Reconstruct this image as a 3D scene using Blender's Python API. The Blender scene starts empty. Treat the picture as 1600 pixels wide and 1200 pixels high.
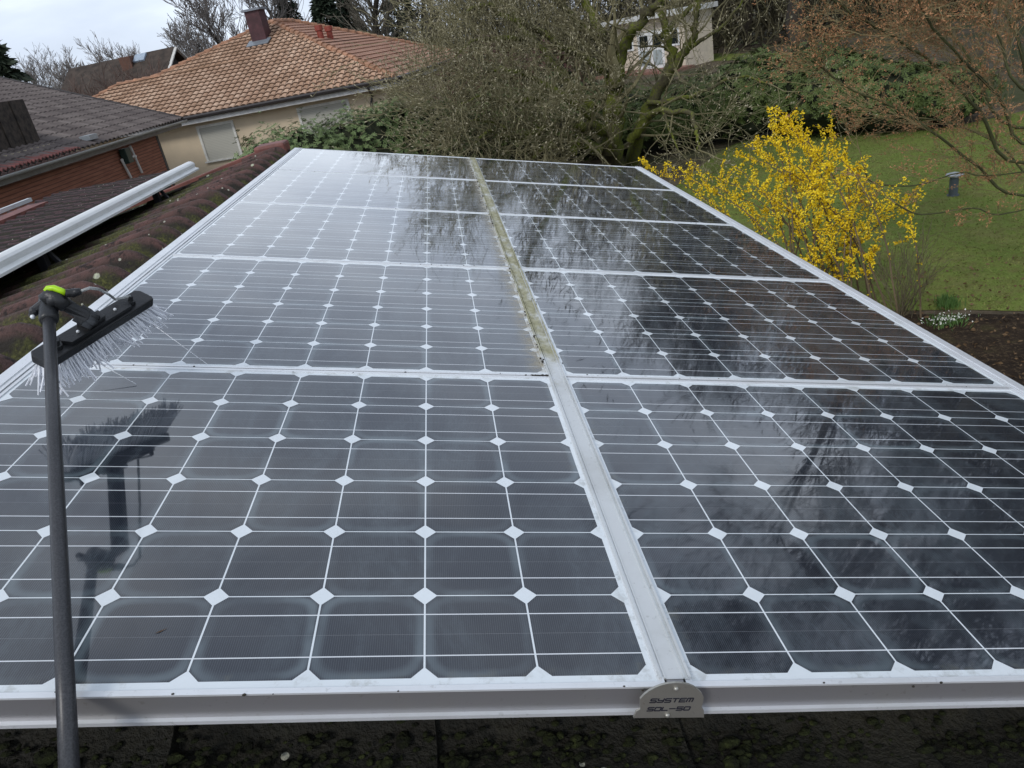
import bpy, math, random
import numpy as np
from mathutils import Matrix, Vector
random.seed(7); rng=np.random.default_rng(7)
S=bpy.context.scene; COL=S.collection

# ------------------------------------------------------------------ camera
TILT=math.radians(14); c14,s14=math.cos(TILT),math.sin(TILT)
R=np.array([[0.9947938618,-0.0786556854,0.0647954909],[0.0296745821,-0.3846913684,-0.9225681385],[0.0974914953,0.9196879004,-0.3803545374]])
CA=np.array([-0.36880977,-0.69749062,0.79890687])          # camera in the array's own frame (metres)
W=np.array([[c14,0,s14],[0,1,0],[-s14,0,c14]]); O=np.array([0,0,2.75])
CW=W@CA+O; RC=W@R.T
MA=Matrix([[W[0,0],W[0,1],W[0,2],O[0]],[W[1,0],W[1,1],W[1,2],O[1]],[W[2,0],W[2,1],W[2,2],O[2]],[0,0,0,1]])
rb=RC@np.diag([1,-1,-1])
cam=bpy.data.cameras.new('camera'); co=bpy.data.objects.new('camera',cam); COL.objects.link(co); S.camera=co
co.matrix_world=Matrix([[*rb[0],CW[0]],[*rb[1],CW[1]],[*rb[2],CW[2]],[0,0,0,1]])
cam.sensor_width=36; cam.lens=1108/1600*36; cam.shift_x=.02254; cam.shift_y=-.04148
cam.clip_start=.02; cam.clip_end=2000
# survey helpers: where a sight line meets a plane of the place
def ray(x,y): return RC@np.array([(x-763.938)/1108,(y-533.631)/1108,1])
def atz(x,y,z=0.): d=ray(x,y); return CW+d*(z-CW[2])/d[2]
def atD(x,y,D): d=ray(x,y); return CW+d*D/np.hypot(d[0],d[1])
def atX(x,y,X): d=ray(x,y); return CW+d*(X-CW[0])/d[0]
def atpl(x,y,P0,N): d=ray(x,y); return CW+d*(np.dot(N,np.subtract(P0,CW))/np.dot(N,d))
def arr(u,v,n=0): return W@np.array([u,v,n])+O
def atN(x,y,n): A=W.T@ray(x,y); return CA+A*((n-CA[2])/A[2])

# ------------------------------------------------------------------ world, sun, exposure
SUN_EL,SUN_AZ=math.radians(42),math.radians(215)
wd=bpy.data.worlds.new('World'); S.world=wd; wd.use_nodes=True
nt=wd.node_tree; N=nt.nodes; L=nt.links; N.clear()
o=N.new('ShaderNodeOutputWorld'); bg=N.new('ShaderNodeBackground'); bg.inputs[1].default_value=.1
sky=N.new('ShaderNodeTexSky'); sky.sky_type='NISHITA'; sky.sun_disc=False; sky.sun_elevation=SUN_EL; sky.sun_rotation=SUN_AZ
tc=N.new('ShaderNodeTexCoord'); mp=N.new('ShaderNodeMapping'); mp.inputs['Scale'].default_value=(1,1,2.6)
nz=N.new('ShaderNodeTexNoise'); nz.inputs['Scale'].default_value=1.9; nz.inputs['Detail'].default_value=6; nz.inputs['Roughness'].default_value=.52; nz.inputs['Distortion'].default_value=.3
cr=N.new('ShaderNodeValToRGB'); e=cr.color_ramp.elements
e[0].position=.3; e[0].color=(.29,.335,.42,1); e[1].position=.70; e[1].color=(.68,.73,.80,1)
x=e.new(.5); x.color=(.44,.49,.575,1)
sc=N.new('ShaderNodeVectorMath'); sc.operation='SCALE'; sc.inputs['Scale'].default_value=10.
mx=N.new('ShaderNodeMix'); mx.data_type='RGBA'; mx.inputs[0].default_value=.93
L.new(tc.outputs['Generated'],mp.inputs[0]); L.new(mp.outputs[0],nz.inputs['Vector']); L.new(nz.outputs[0],cr.inputs[0])
sx=N.new('ShaderNodeSeparateXYZ'); mr=N.new('ShaderNodeMapRange'); L.new(tc.outputs['Generated'],sx.inputs[0]); L.new(sx.outputs[2],mr.inputs[0])
for k_,v_ in enumerate((.12,.62,10.6,8.0)): mr.inputs[k_+1].default_value=v_
L.new(mr.outputs[0],sc.inputs['Scale']); L.new(cr.outputs[0],sc.inputs[0]); L.new(sky.outputs[0],mx.inputs[6]); L.new(sc.outputs[0],mx.inputs[7]); L.new(mx.outputs[2],bg.inputs[0]); L.new(bg.outputs[0],o.inputs[0])
sl=bpy.data.lights.new('sun','SUN'); sl.energy=.8; sl.angle=math.radians(14); sl.color=(1,.965,.92)
so=bpy.data.objects.new('sun',sl); COL.objects.link(so)
sd=Vector((math.sin(SUN_AZ)*math.cos(SUN_EL),math.cos(SUN_AZ)*math.cos(SUN_EL),math.sin(SUN_EL)))
so.rotation_euler=sd.to_track_quat('Z','Y').to_euler()
S.view_settings.view_transform='Standard'; S.view_settings.look='None'; S.view_settings.exposure=0.82; S.view_settings.gamma=1
S.render.engine='CYCLES'

# ------------------------------------------------------------------ object helpers
def link(o,parent=None):
    COL.objects.link(o)
    if parent: o.parent=parent
    return o
def tag(o,label=None,cat=None,group=None,kind=None):
    if label:o['label']=label
    if cat:o['category']=cat
    if group:o['group']=group
    if kind:o['kind']=kind
    return o
def thing(name,label,cat,loc=(0,0,0),rz=0,group=None,M=None):
    o=bpy.data.objects.new(name,None); COL.objects.link(o); o.empty_display_size=.2
    if M is not None: o.matrix_world=M
    else: o.location=loc; o.rotation_euler=(0,0,rz)
    return tag(o,label,cat,group)
class MB:
    def __init__(s): s.v=[]; s.n=0; s.f={3:[],4:[]}; s.ng=[]; s.mi={3:[],4:[]}; s.ngm=[]
    def add(s,V,F,mi=0):
        V=np.asarray(V,float).reshape(-1,3); s.v.append(V)
        if isinstance(F,np.ndarray):
            k=F.shape[1]; s.f[k].append(F+s.n); s.mi[k].append(np.full(len(F),mi))
        else:
            for f in F:
                if len(f) in (3,4): s.f[len(f)].append(np.array([f])+s.n); s.mi[len(f)].append(np.array([mi]))
                else: s.ng.append([i+s.n for i in f]); s.ngm.append(mi)
        s.n+=len(V); return s
    def box(s,c,d,M=None,mi=0):
        x,y,z=[k/2 for k in d]; V=np.array([[i*x,j*y,k*z] for i in(-1,1) for j in(-1,1) for k in(-1,1)])
        if M is not None: V=V@np.asarray(M).T
        return s.add(V+np.asarray(c),[(0,1,3,2),(4,6,7,5),(0,4,5,1),(2,3,7,6),(0,2,6,4),(1,5,7,3)],mi)
    def bb(s,lo,hi,mi=0): lo=np.array(lo,float);hi=np.array(hi,float); return s.box((lo+hi)/2,hi-lo,None,mi)
    def beam(s,a,b,w,h,up=(0,0,1),mi=0):
        a=np.array(a,float);b=np.array(b,float);y=b-a;Ln=np.linalg.norm(y);y/=Ln;x=np.cross(y,up);x/=np.linalg.norm(x);z=np.cross(x,y)
        return s.box((a+b)/2,(w,Ln,h),np.stack([x,y,z],1),mi)
    def tube(s,P,r,k=6,cap=True,mi=0):
        P=np.asarray(P,float); n=len(P); r=np.broadcast_to(np.asarray(r,float),(n,))
        T=np.gradient(P,axis=0); T/=np.linalg.norm(T,axis=1)[:,None]+1e-12
        ref=np.array([.31,.17,.93]) if abs(T[0,2])<.8 else np.array([.9,.2,.1])
        A=np.cross(T,ref); A/=np.linalg.norm(A,axis=1)[:,None]+1e-12; B=np.cross(T,A)
        th=np.arange(k)*2*np.pi/k
        V=P[:,None]+r[:,None,None]*(np.cos(th)[None,:,None]*A[:,None]+np.sin(th)[None,:,None]*B[:,None])
        i=np.arange(n-1)[:,None]*k; j=np.arange(k)[None]; j2=(j+1)%k
        F=np.stack([i+j,i+j2,i+k+j2,i+k+j],-1).reshape(-1,4)
        V=V.reshape(-1,3)
        s.add(V,F,mi)
        if cap and k>3:
            s.ng.append([s.n-len(V)+q for q in range(k)][::-1]); s.ng.append([s.n-k+q for q in range(k)]); s.ngm+= [mi,mi]
        return s
    def prism(s,poly,d,M=None,mi=0,origin=(0,0,0)):
        """poly: 2-D outline (x,y), extruded by d along z, then rotated by M"""
        n=len(poly); V=np.array([[x,y,0] for x,y in poly]+[[x,y,d] for x,y in poly],float)
        if M is not None: V=V@np.asarray(M).T
        F=[tuple(range(n))[::-1],tuple(range(n,2*n))]+[(i,(i+1)%n,n+(i+1)%n,n+i) for i in range(n)]
        return s.add(V+np.asarray(origin),F,mi)
    def grid(s,P,mi=0):
        P=np.asarray(P,float); a,b=P.shape[:2]; i=np.arange(a-1)[:,None]*b; j=np.arange(b-1)[None]
        F=np.stack([i+j,i+j+1,i+b+j+1,i+b+j],-1).reshape(-1,4); return s.add(P.reshape(-1,3),F,mi)
    def sphere(s,c,r,n=10,m=6,mi=0):
        th=np.linspace(0,2*np.pi,n+1); ph=np.linspace(.02,np.pi-.02,m+1)
        P=np.stack([np.cos(th)[None]*np.sin(ph)[:,None],np.sin(th)[None]*np.sin(ph)[:,None],np.cos(ph)[:,None]+0*th[None]],-1)
        return s.grid(P*np.asarray(r)+np.asarray(c),mi)
    def mesh(s,name,mats,smooth=False):
        V=np.concatenate(s.v) if s.v else np.zeros((0,3)); me=bpy.data.meshes.new(name)
        loops=[];tot=[];mi=[]
        for k in (3,4):
            if s.f[k]:
                F=np.concatenate(s.f[k]); loops.append(F.ravel()); tot.append(np.full(len(F),k)); mi.append(np.concatenate(s.mi[k]))
        for f,m in zip(s.ng,s.ngm): loops.append(np.array(f)); tot.append(np.array([len(f)])); mi.append(np.array([m]))
        loops=np.concatenate(loops).astype(np.int32); tot=np.concatenate(tot).astype(np.int32); mi=np.concatenate(mi).astype(np.int32)
        me.vertices.add(len(V)); me.vertices.foreach_set('co',V.ravel().astype(np.float32))
        me.loops.add(len(loops)); me.loops.foreach_set('vertex_index',loops)
        me.polygons.add(len(tot)); st=np.concatenate([[0],np.cumsum(tot)[:-1]]).astype(np.int32)
        me.polygons.foreach_set('loop_start',st); me.polygons.foreach_set('loop_total',tot)
        me.polygons.foreach_set('material_index',mi)
        me.polygons.foreach_set('use_smooth',np.full(len(tot),bool(smooth)))
        for m in (mats if isinstance(mats,(list,tuple)) else [mats]): me.materials.append(m)
        me.update(calc_edges=True); me.validate(); return me
    def build(s,name,mats,parent=None,smooth=False,world=False,bevel=0,autos=None):
        """world=True: vertices are world coordinates, brought into the parent's frame"""
        if parent is not None and world:
            Mi=np.array(parent.matrix_basis.inverted() if parent.parent is None else (parent.parent.matrix_basis@parent.matrix_basis).inverted())
            s.v=[v@Mi[:3,:3].T+Mi[:3,3] for v in s.v]
        o=bpy.data.objects.new(name,s.mesh(name,mats,smooth)); link(o,parent)
        if bevel:
            b=o.modifiers.new('bevel','BEVEL'); b.width=bevel; b.segments=2; b.limit_method='ANGLE'; b.angle_limit=.6
        return o

# ------------------------------------------------------------------ material helpers
class Mat:
    def __init__(s,name,rough=.6,metal=0,spec=.5,ior=1.45):
        s.m=bpy.data.materials.new(name); s.m.use_nodes=True; s.t=s.m.node_tree; s.N=s.t.nodes; s.L=s.t.links
        s.b=s.N['Principled BSDF']; s.b.inputs['Roughness'].default_value=rough; s.b.inputs['Metallic'].default_value=metal
        s.b.inputs['Specular IOR Level'].default_value=spec; s.b.inputs['IOR'].default_value=ior
    def set(s,inp,val):
        i=s.b.inputs[inp] if isinstance(inp,str) else inp
        if hasattr(val,'is_linked') or isinstance(val,bpy.types.NodeSocket): s.L.new(val,i)
        else:
            if isinstance(val,(tuple,list)) and len(val)==3 and i.type=='RGBA': val=(*val,1)
            i.default_value=val
        return s
    def co(s,kind='Object'):
        n=s.N.new('ShaderNodeTexCoord'); return n.outputs[kind]
    def pos(s): return s.N.new('ShaderNodeNewGeometry').outputs['Position']
    def mapv(s,v,scale=(1,1,1),loc=(0,0,0),rot=(0,0,0)):
        n=s.N.new('ShaderNodeMapping'); s.L.new(v,n.inputs[0]); n.inputs['Scale'].default_value=scale; n.inputs['Location'].default_value=loc; n.inputs['Rotation'].default_value=rot; return n.outputs[0]
    def noise(s,v,scale=5,detail=4,rough=.55,dist=0):
        n=s.N.new('ShaderNodeTexNoise'); s.L.new(v,n.inputs['Vector']); n.inputs['Scale'].default_value=scale; n.inputs['Detail'].default_value=detail; n.inputs['Roughness'].default_value=rough; n.inputs['Distortion'].default_value=dist; return n.outputs[0]
    def voro(s,v,scale=5,feat='F1',out='Distance',rnd=1):
        n=s.N.new('ShaderNodeTexVoronoi'); n.feature=feat; s.L.new(v,n.inputs['Vector']); n.inputs['Scale'].default_value=scale; n.inputs['Randomness'].default_value=rnd; return n.outputs[out]
    def m_(s,op,a,b=None,c=None,clamp=False):
        n=s.N.new('ShaderNodeMath'); n.operation=op; n.use_clamp=clamp
        for k,q in enumerate((a,b,c)):
            if q is None: continue
            if isinstance(q,(int,float)): n.inputs[k].default_value=q
            else: s.L.new(q,n.inputs[k])
        return n.outputs[0]
    def rng(s,v,a,b,c=0.,d=1.,smooth=True):
        n=s.N.new('ShaderNodeMapRange'); n.interpolation_type='SMOOTHSTEP' if smooth else 'LINEAR'; s.L.new(v,n.inputs[0])
        for k,q in enumerate((a,b,c,d)): n.inputs[k+1].default_value=q
        return n.outputs[0]
    def mix(s,f,a,b,mode='MIX'):
        n=s.N.new('ShaderNodeMix'); n.data_type='RGBA'; n.blend_type=mode
        if isinstance(f,(int,float)): n.inputs[0].default_value=f
        else: s.L.new(f,n.inputs[0])
        for k,q in ((6,a),(7,b)):
            if isinstance(q,(tuple,list)): n.inputs[k].default_value=(*q[:3],1)
            else: s.L.new(q,n.inputs[k])
        return n.outputs[2]
    def ramp(s,v,stops):
        n=s.N.new('ShaderNodeValToRGB'); s.L.new(v,n.inputs[0]); e=n.color_ramp.elements
        while len(e)<len(stops): e.new(.5)
        for k,(p,c) in enumerate(stops): e[k].position=p; e[k].color=(*c,1)
        return n.outputs[0]
    def bump(s,h,strength=.3,dist=.01):
        n=s.N.new('ShaderNodeBump'); s.L.new(h,n.inputs['Height']); n.inputs['Strength'].default_value=strength; n.inputs['Distance'].default_value=dist; s.L.new(n.outputs[0],s.b.inputs['Normal']); return s
    def sep(s,v):
        n=s.N.new('ShaderNodeSeparateXYZ'); s.L.new(v,n.inputs[0]); return n.outputs
    def attr(s,name):
        n=s.N.new('ShaderNodeAttribute'); n.attribute_name=name; return n.outputs['Fac']
def simple(name,col,rough=.6,metal=0,var=.12,scale=6,spec=.5,bump=0,bscale=60):
    M=Mat(name,rough,metal,spec); p=M.co(); n=M.noise(p,scale,5,.6)
    d=tuple(k*(1-var*1.6) for k in col); l=tuple(min(1,k*(1+var)) for k in col)
    M.set('Base Color',M.ramp(n,[(.3,d),(.7,l)]))
    if bump: M.bump(M.noise(p,bscale,3),bump,.004)
    return M.m

# panel glass over cells --------------------------------------------------
CP=.1585; PU,PV=1.300,.9946; MU=(PU-8*CP)/2; MV=(PV-6*CP)/2
def glass_mat():
    M=Mat('cell_glass',.06,0,.5,1.5); x,y,z=M.sep(M.co()); P=M.pos()
    fx=M.m_('DIVIDE',M.m_('SUBTRACT',x,MU),CP); fy=M.m_('DIVIDE',M.m_('SUBTRACT',y,MV),CP)
    ax0=M.m_('SUBTRACT',M.m_('FRACT',fx),.5); ay0=M.m_('SUBTRACT',M.m_('FRACT',fy),.5)
    ax=M.m_('MULTIPLY',M.m_('ABSOLUTE',ax0),CP); ay=M.m_('MULTIPLY',M.m_('ABSOLUTE',ay0),CP)
    inx=M.m_('LESS_THAN',ax,CP/2-.0014); iny=M.m_('LESS_THAN',ay,CP/2-.0010)
    sm=M.m_('ADD',ax,ay); ind=M.m_('LESS_THAN',sm,CP-.0195)
    ix=M.m_('MULTIPLY',M.m_('GREATER_THAN',fx,0.),M.m_('LESS_THAN',fx,8.)); iy=M.m_('MULTIPLY',M.m_('GREATER_THAN',fy,0.),M.m_('LESS_THAN',fy,6.))
    cell=M.m_('MULTIPLY',M.m_('MULTIPLY',inx,iny),M.m_('MULTIPLY',ind,M.m_('MULTIPLY',ix,iy)))
    bus=M.m_('MULTIPLY',M.m_('LESS_THAN',M.m_('ABSOLUTE',M.m_('SUBTRACT',ay,.0395)),.0010),ix)
    bus=M.m_('MULTIPLY',bus,iy)
    mid=M.m_('LESS_THAN',ay,.00035)
    # pale halo along each cell's edge (coating), rounded at the corners
    pw=lambda q:M.m_('POWER',M.m_('DIVIDE',q,CP/2),4.6); dd=M.m_('MULTIPLY',M.m_('SUBTRACT',1.,M.m_('POWER',M.m_('ADD',pw(ax),pw(ay)),1/4.6)),CP/2)
    wob=M.m_('MULTIPLY',M.m_('SUBTRACT',M.noise(P,14,3),.5),.012); dd=M.m_('ADD',dd,wob)
    halo=M.m_('MULTIPLY',M.rng(dd,-.002,.004),M.rng(dd,.019,.006)); halo=M.m_('MULTIPLY',halo,M.rng(M.noise(P,7,3),.38,.62,.25,1.2))
    # dried-water film and dirt with its own shapes
    Ps=M.mapv(P,(1,.45,1)); film=M.noise(Ps,4.5,8,.66,1.6); film2=M.noise(M.mapv(P,(1,.6,1)),24,5,.62,2.6)
    fm=M.rng(film,.40,.66); fm=M.m_('MULTIPLY',fm,M.rng(film2,.30,.66,.35,1.))
    cid=M.N.new('ShaderNodeCombineXYZ'); M.L.new(M.m_('FLOOR',fx),cid.inputs[0]); M.L.new(M.m_('FLOOR',fy),cid.inputs[1])
    oi=M.N.new('ShaderNodeObjectInfo'); M.L.new(M.m_('MULTIPLY',oi.outputs['Random'],50.),cid.inputs[2])
    wn=M.N.new('ShaderNodeTexWhiteNoise'); M.L.new(cid.outputs[0],wn.inputs[0])
    fing=M.m_('MULTIPLY',M.m_('LESS_THAN',M.m_('FRACT',M.m_('MULTIPLY',x,1/.0032)),.24),.8)
    base=M.mix(wn.outputs[0],(.010,.0135,.021),(.017,.022,.032))
    base=M.mix(fing,base,(.060,.066,.078))
    base=M.mix(M.m_('MULTIPLY',halo,M.rng(wn.outputs[0],0.,1.,.12,.62,False)),base,(.13,.165,.185))
    base=M.mix(M.m_('MULTIPLY',fm,.34),base,(.105,.135,.155))
    base=M.mix(M.m_('MULTIPLY',mid,.35),base,(.3,.31,.33))
    base=M.mix(bus,base,(.70,.73,.76))
    sheet=M.mix(M.rng(M.noise(P,9,5),.35,.7),(.70,.755,.785),(.74,.79,.82))
    col=M.mix(cell,sheet,base)
    # grime along the lower seams and by the centre rail
    ed=M.m_('MINIMUM',M.m_('MINIMUM',x,M.m_('SUBTRACT',PU,x)),M.m_('MINIMUM',y,M.m_('SUBTRACT',PV,y)))
    gr=M.m_('MULTIPLY',M.rng(ed,.045,.004),M.rng(M.noise(P,26,5,.7),.5,.68))
    col=M.mix(M.m_('MULTIPLY',gr,.5),col,(.16,.15,.10))
    ux,uy,uz=M.sep(P)
    gl=M.m_('MULTIPLY',M.m_('MULTIPLY',M.rng(M.m_('SUBTRACT',PU,x),.075,.004),M.rng(ux,.0,-.02)),M.rng(uy,1.0,1.05))
    gl=M.m_('MULTIPLY',gl,M.rng(M.noise(M.mapv(P,(.6,1,1)),34,6,.75),.34,.58))
    col=M.mix(M.m_('MULTIPLY',gl,.92),col,(.33,.29,.20))
    M.set('Base Color',col)
    ro=M.m_('ADD',M.rng(film,.35,.7,.03,.13),M.m_('MULTIPLY',M.rng(film2,.5,.75),.07)); ro=M.m_('ADD',ro,M.m_('MULTIPLY',gr,.3)); ro=M.m_('ADD',ro,M.m_('MULTIPLY',gl,.25))
    M.set('Roughness',ro)
    h=M.m_('ADD',M.m_('MULTIPLY',M.noise(P,9,2),.35),M.m_('MULTIPLY',M.noise(M.mapv(P,(1,.5,1)),60,3,.6,1.2),.16))
    M.bump(h,.05,.0012); M.set('Coat Weight',M.m_('MULTIPLY',M.m_('SUBTRACT',1.,gl),.85)); M.set('Coat IOR',1.5); M.set('Coat Roughness',M.m_('MULTIPLY',ro,.4)); M.L.new(M.b.inputs['Normal'].links[0].from_socket,M.b.inputs['Coat Normal']); return M.m
GLASS=glass_mat()
def alu_mat(name,col=(.70,.72,.74),rough=.34,metal=.75,dirt=.25,moss=0):
    M=Mat(name,rough,metal,.5); P=M.pos(); n=M.noise(P,7,6,.65); n2=M.noise(P,90,3,.6)
    cc=M.mix(M.m_('MULTIPLY',M.rng(n,.42,.72),dirt),col,(.36,.35,.31))
    cc=M.mix(M.m_('MULTIPLY',M.rng(n2,.62,.72),.5*dirt+.1),cc,(.16,.15,.12))
    if moss:
        ux,uy,uz=M.sep(P); k=M.rng(M.m_('ADD',uy,M.m_('MULTIPLY',M.m_('SUBTRACT',M.noise(P,9,5,.7),.5),1.1)),.95,1.35)
        k2=M.m_('MULTIPLY',k,M.rng(M.noise(M.mapv(P,(1,.35,1)),16,7,.75),.28,.52))
        cc=M.mix(M.m_('MULTIPLY',k2,.9),cc,M.ramp(M.noise(P,45,5,.7),[(.3,(.13,.12,.05)),(.5,(.29,.275,.145)),(.7,(.46,.445,.31))]))
        M.set('Metallic',M.m_('SUBTRACT',metal,M.m_('MULTIPLY',k2,metal))); M.set('Roughness',M.m_('ADD',rough,M.m_('MULTIPLY',k2,.5)))
    M.set('Base Color',cc); M.bump(n2,.15,.001); return M.m
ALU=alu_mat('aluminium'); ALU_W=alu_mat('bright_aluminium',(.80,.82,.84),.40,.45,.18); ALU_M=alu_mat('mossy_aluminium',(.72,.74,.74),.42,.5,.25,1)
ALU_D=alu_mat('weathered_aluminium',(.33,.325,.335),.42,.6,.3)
STEEL=alu_mat('plate_steel',(.42,.41,.37),.42,.7,.6)
BLACK=simple('black_plastic',(.018,.019,.021),.38,var=.2,bump=.2,bscale=200)
INK=simple('engraved_ink',(.02,.02,.03),.6)

# ------------------------------------------------------------------ solar array
def strip(mb,prof,v0,v1,o=(0,0)):
    """closed profile in (u,n) swept along v"""
    n=len(prof); V=[[p[0]+o[0],v0,p[1]+o[1]] for p in prof]+[[p[0]+o[0],v1,p[1]+o[1]] for p in prof]
    mb.add(V,[tuple(range(n)),tuple(range(n,2*n))[::-1]]+[(i,n+i,n+(i+1)%n,(i+1)%n) for i in range(n)])
fm=MB(); T=.009
# frame profile: top lip, wall, lower flange (each side one ring of boxes, butted)
for (lo,hi) in (((0,0),(PU,T)),((0,PV-T),(PU,PV)),((0,T),(T,PV-T)),((PU-T,T),(PU,PV-T))):
    fm.bb((lo[0],lo[1],-.0005),(hi[0],hi[1],.0025))
e_=.002
fm.bb((e_,e_,-.040),(PU-e_,.0045,-.0005)); fm.bb((e_,PV-.0045,-.040),(PU-e_,PV-e_,-.0005))
fm.bb((e_,.0045,-.040),(.0045,PV-.0045,-.0005)); fm.bb((PU-.0045,.0045,-.040),(PU-e_,PV-.0045,-.0005))
fm.bb((0,-.004,-.046),(PU,.022,-.040))
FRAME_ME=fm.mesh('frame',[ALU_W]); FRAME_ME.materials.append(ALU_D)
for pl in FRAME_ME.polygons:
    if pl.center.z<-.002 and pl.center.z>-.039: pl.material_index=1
gm=MB(); a=T-.001; gm.bb((a,a,-.006),(PU-a,PV-a,0)); GLASS_ME=gm.mesh('glass',[GLASS])
ROWN=['nearest','second','third','fourth','farthest']
LAB={('l',0):'solar panel at the near left, behind the brush pole',
('r',0):'solar panel at the near right, mirroring bare branches',
('l',1):'left solar panel in the second row, under the bristles of the brush',
('r',1):'right solar panel in the second row, streaked with dark damp patches',
('l',2):'left solar panel in the third row from the camera, evenly pale grey',
('r',2):'right solar panel in the third row from the camera, level with the forsythia',
('l',3):'left solar panel in the fourth row, pale at left and dark toward the rail',
('r',3):'right solar panel in the fourth row, just short of the farthest row',
('l',4):'farthest left solar panel, half mirroring the white sky',
('r',4):'farthest right solar panel, dark under the mossy tree'}
for r in range(5):
    for sd_ in 'lr':
        u0=-PU-.0154 if sd_=='l' else .0154
        t=thing('photovoltaic_module',LAB[(sd_,r)],'solar panel',group='solar panels of the roof array',M=MA@Matrix.Translation((u0,r*.9996,.0004*((r*7+(sd_=='l')*3)%4))))
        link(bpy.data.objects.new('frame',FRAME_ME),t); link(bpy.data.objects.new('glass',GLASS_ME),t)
# rails -------------------------------------------------------------------
VE=5.006
def rail_profile(w,h=.004,rb=.004):
    a=w/2; h=.0048
    return [(-a,.0032),(-a,.0032+h),(-a+rb,.0032+h),(-a+rb,.0034),(-a+.008,.0034),(-a+.008,.0062),(-a+.0105,.0062),(-a+.0105,.0042),(a-.0105,.0042),(a-.0105,.0062),(a-.008,.0062),(a-.008,.0034),(a-rb,.0034),(a-rb,.0032+h),(a,.0032+h),(a,.0032)]
cr_=thing('centre_rail','aluminium channel down the middle of the array, mossy beyond the first panels','mounting rail',M=MA)
m=MB(); strip(m,rail_profile(.046),.012,VE); m.build('channel',ALU_M,cr_)
m=MB(); strip(m,[(-.012,-.030),(.012,-.030),(.012,.0028),(-.012,.0028)],.002,VE-.01); m.build('rail_core',ALU_D,cr_)
# end plate with its lettering
pc=[(-.063,-.030),(-.061,-.018),(-.056,-.014)]
for k in range(13):
    th=math.radians(158-136*k/12); pc.append((-.0145+.047*math.cos(th)*1.02,-.012+.0455*math.sin(th)))
pc+=[(.030,-.014),(.034,-.018),(.037,-.032)]
Mp=np.array([[1,0,0],[0,0,-1],[0,1,0]])       # x->u, y->n, z->-v
m=MB(); m.prism(pc,.003,Mp,origin=(0,-.018,0)); plate=m.build('end_plate',STEEL,cr_)
G={'S':[((1,1),(.12,1),(0,.9),(0,.6),(.1,.5),(.9,.5),(1,.4),(1,.1),(.88,0),(0,0))],'Y':[((0,1),(0,.6),(.1,.5),(1,.5)),((1,1),(1,.1),(.88,0),(0,0))],
'T':[((0,1),(1,1)),((.5,1),(.5,0))],'E':[((1,1),(.1,1),(0,.9),(0,0),(1,0)),((0,.5),(.9,.5))],'M':[((0,0),(0,.9),(.1,1),(.9,1),(1,.9),(1,0)),((.5,1),(.5,0))],
'O':[((.1,0),(0,.1),(0,.9),(.1,1),(.9,1),(1,.9),(1,.1),(.9,0),(.1,0))],'L':[((0,1),(0,0),(1,0))],'-':[((0,.5),(1,.5))],'5':[((1,1),(0,1),(0,.5),(.9,.5),(1,.4),(1,.1),(.9,0),(0,0))],'0':[((.1,0),(0,.1),(0,.9),(.1,1),(.9,1),(1,.9),(1,.1),(.9,0),(.1,0))]}
def letters(txt,u0,n0,w,h,adv,parent,name='lettering',th=.00165):
    m=MB()
    for i,ch in enumerate(txt):
        for st in G[ch]:
            for q,(a,b) in enumerate(zip(st[:-1],st[1:])):
                A=np.array([u0+i*adv+a[0]*w+a[1]*h*.25,-.0214-.00004*q,n0+a[1]*h]); B=np.array([u0+i*adv+b[0]*w+b[1]*h*.25,-.0214-.00004*q,n0+b[1]*h])
                d=(B-A)/np.linalg.norm(B-A)*th*.35; m.beam(A-d,B+d,.0004,th,up=(0,1,0)) if False else m.beam(A-d,B+d,th,.0004,up=(0,1,0))
    return m.build(name,INK,parent)
letters('SYSTEM',-.0450,-.0010,.0078,.0064,.0102,plate); letters('SOL-50',-.0465,-.0165,.0078,.0060,.0102,plate)
for (u,n_) in ((-.0125,.0235),(-.0165,-.0255)):
    m=MB(); m.tube([(u,-.0205,n_),(u,-.023,n_),(u,-.0245,n_)],[.0040,.0036,.0018],12); m.build('screw',STEEL,plate,smooth=True)
for sg,lab in ((-1,'aluminium edge rail along the left side of the array, next to the tiles'),(1,'aluminium edge rail along the right side of the array, above the garden')):
    t=thing('edge_rail',lab,'mounting rail',M=MA)
    a=1.3170; m=MB(); pf=[(a,-.046),(a,.0065),(a+.004,.0065),(a+.004,.0035),(a+.015,.0035),(a+.015,.0065),(a+.019,.0065),(a+.019,.004),(a+.048,.004),(a+.050,.002),(a+.050,-.046)]
    if sg<0: pf=[(-x,z) for x,z in pf][::-1]
    strip(m,pf,-.002,VE); m.build('profile',ALU_W,t)

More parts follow.
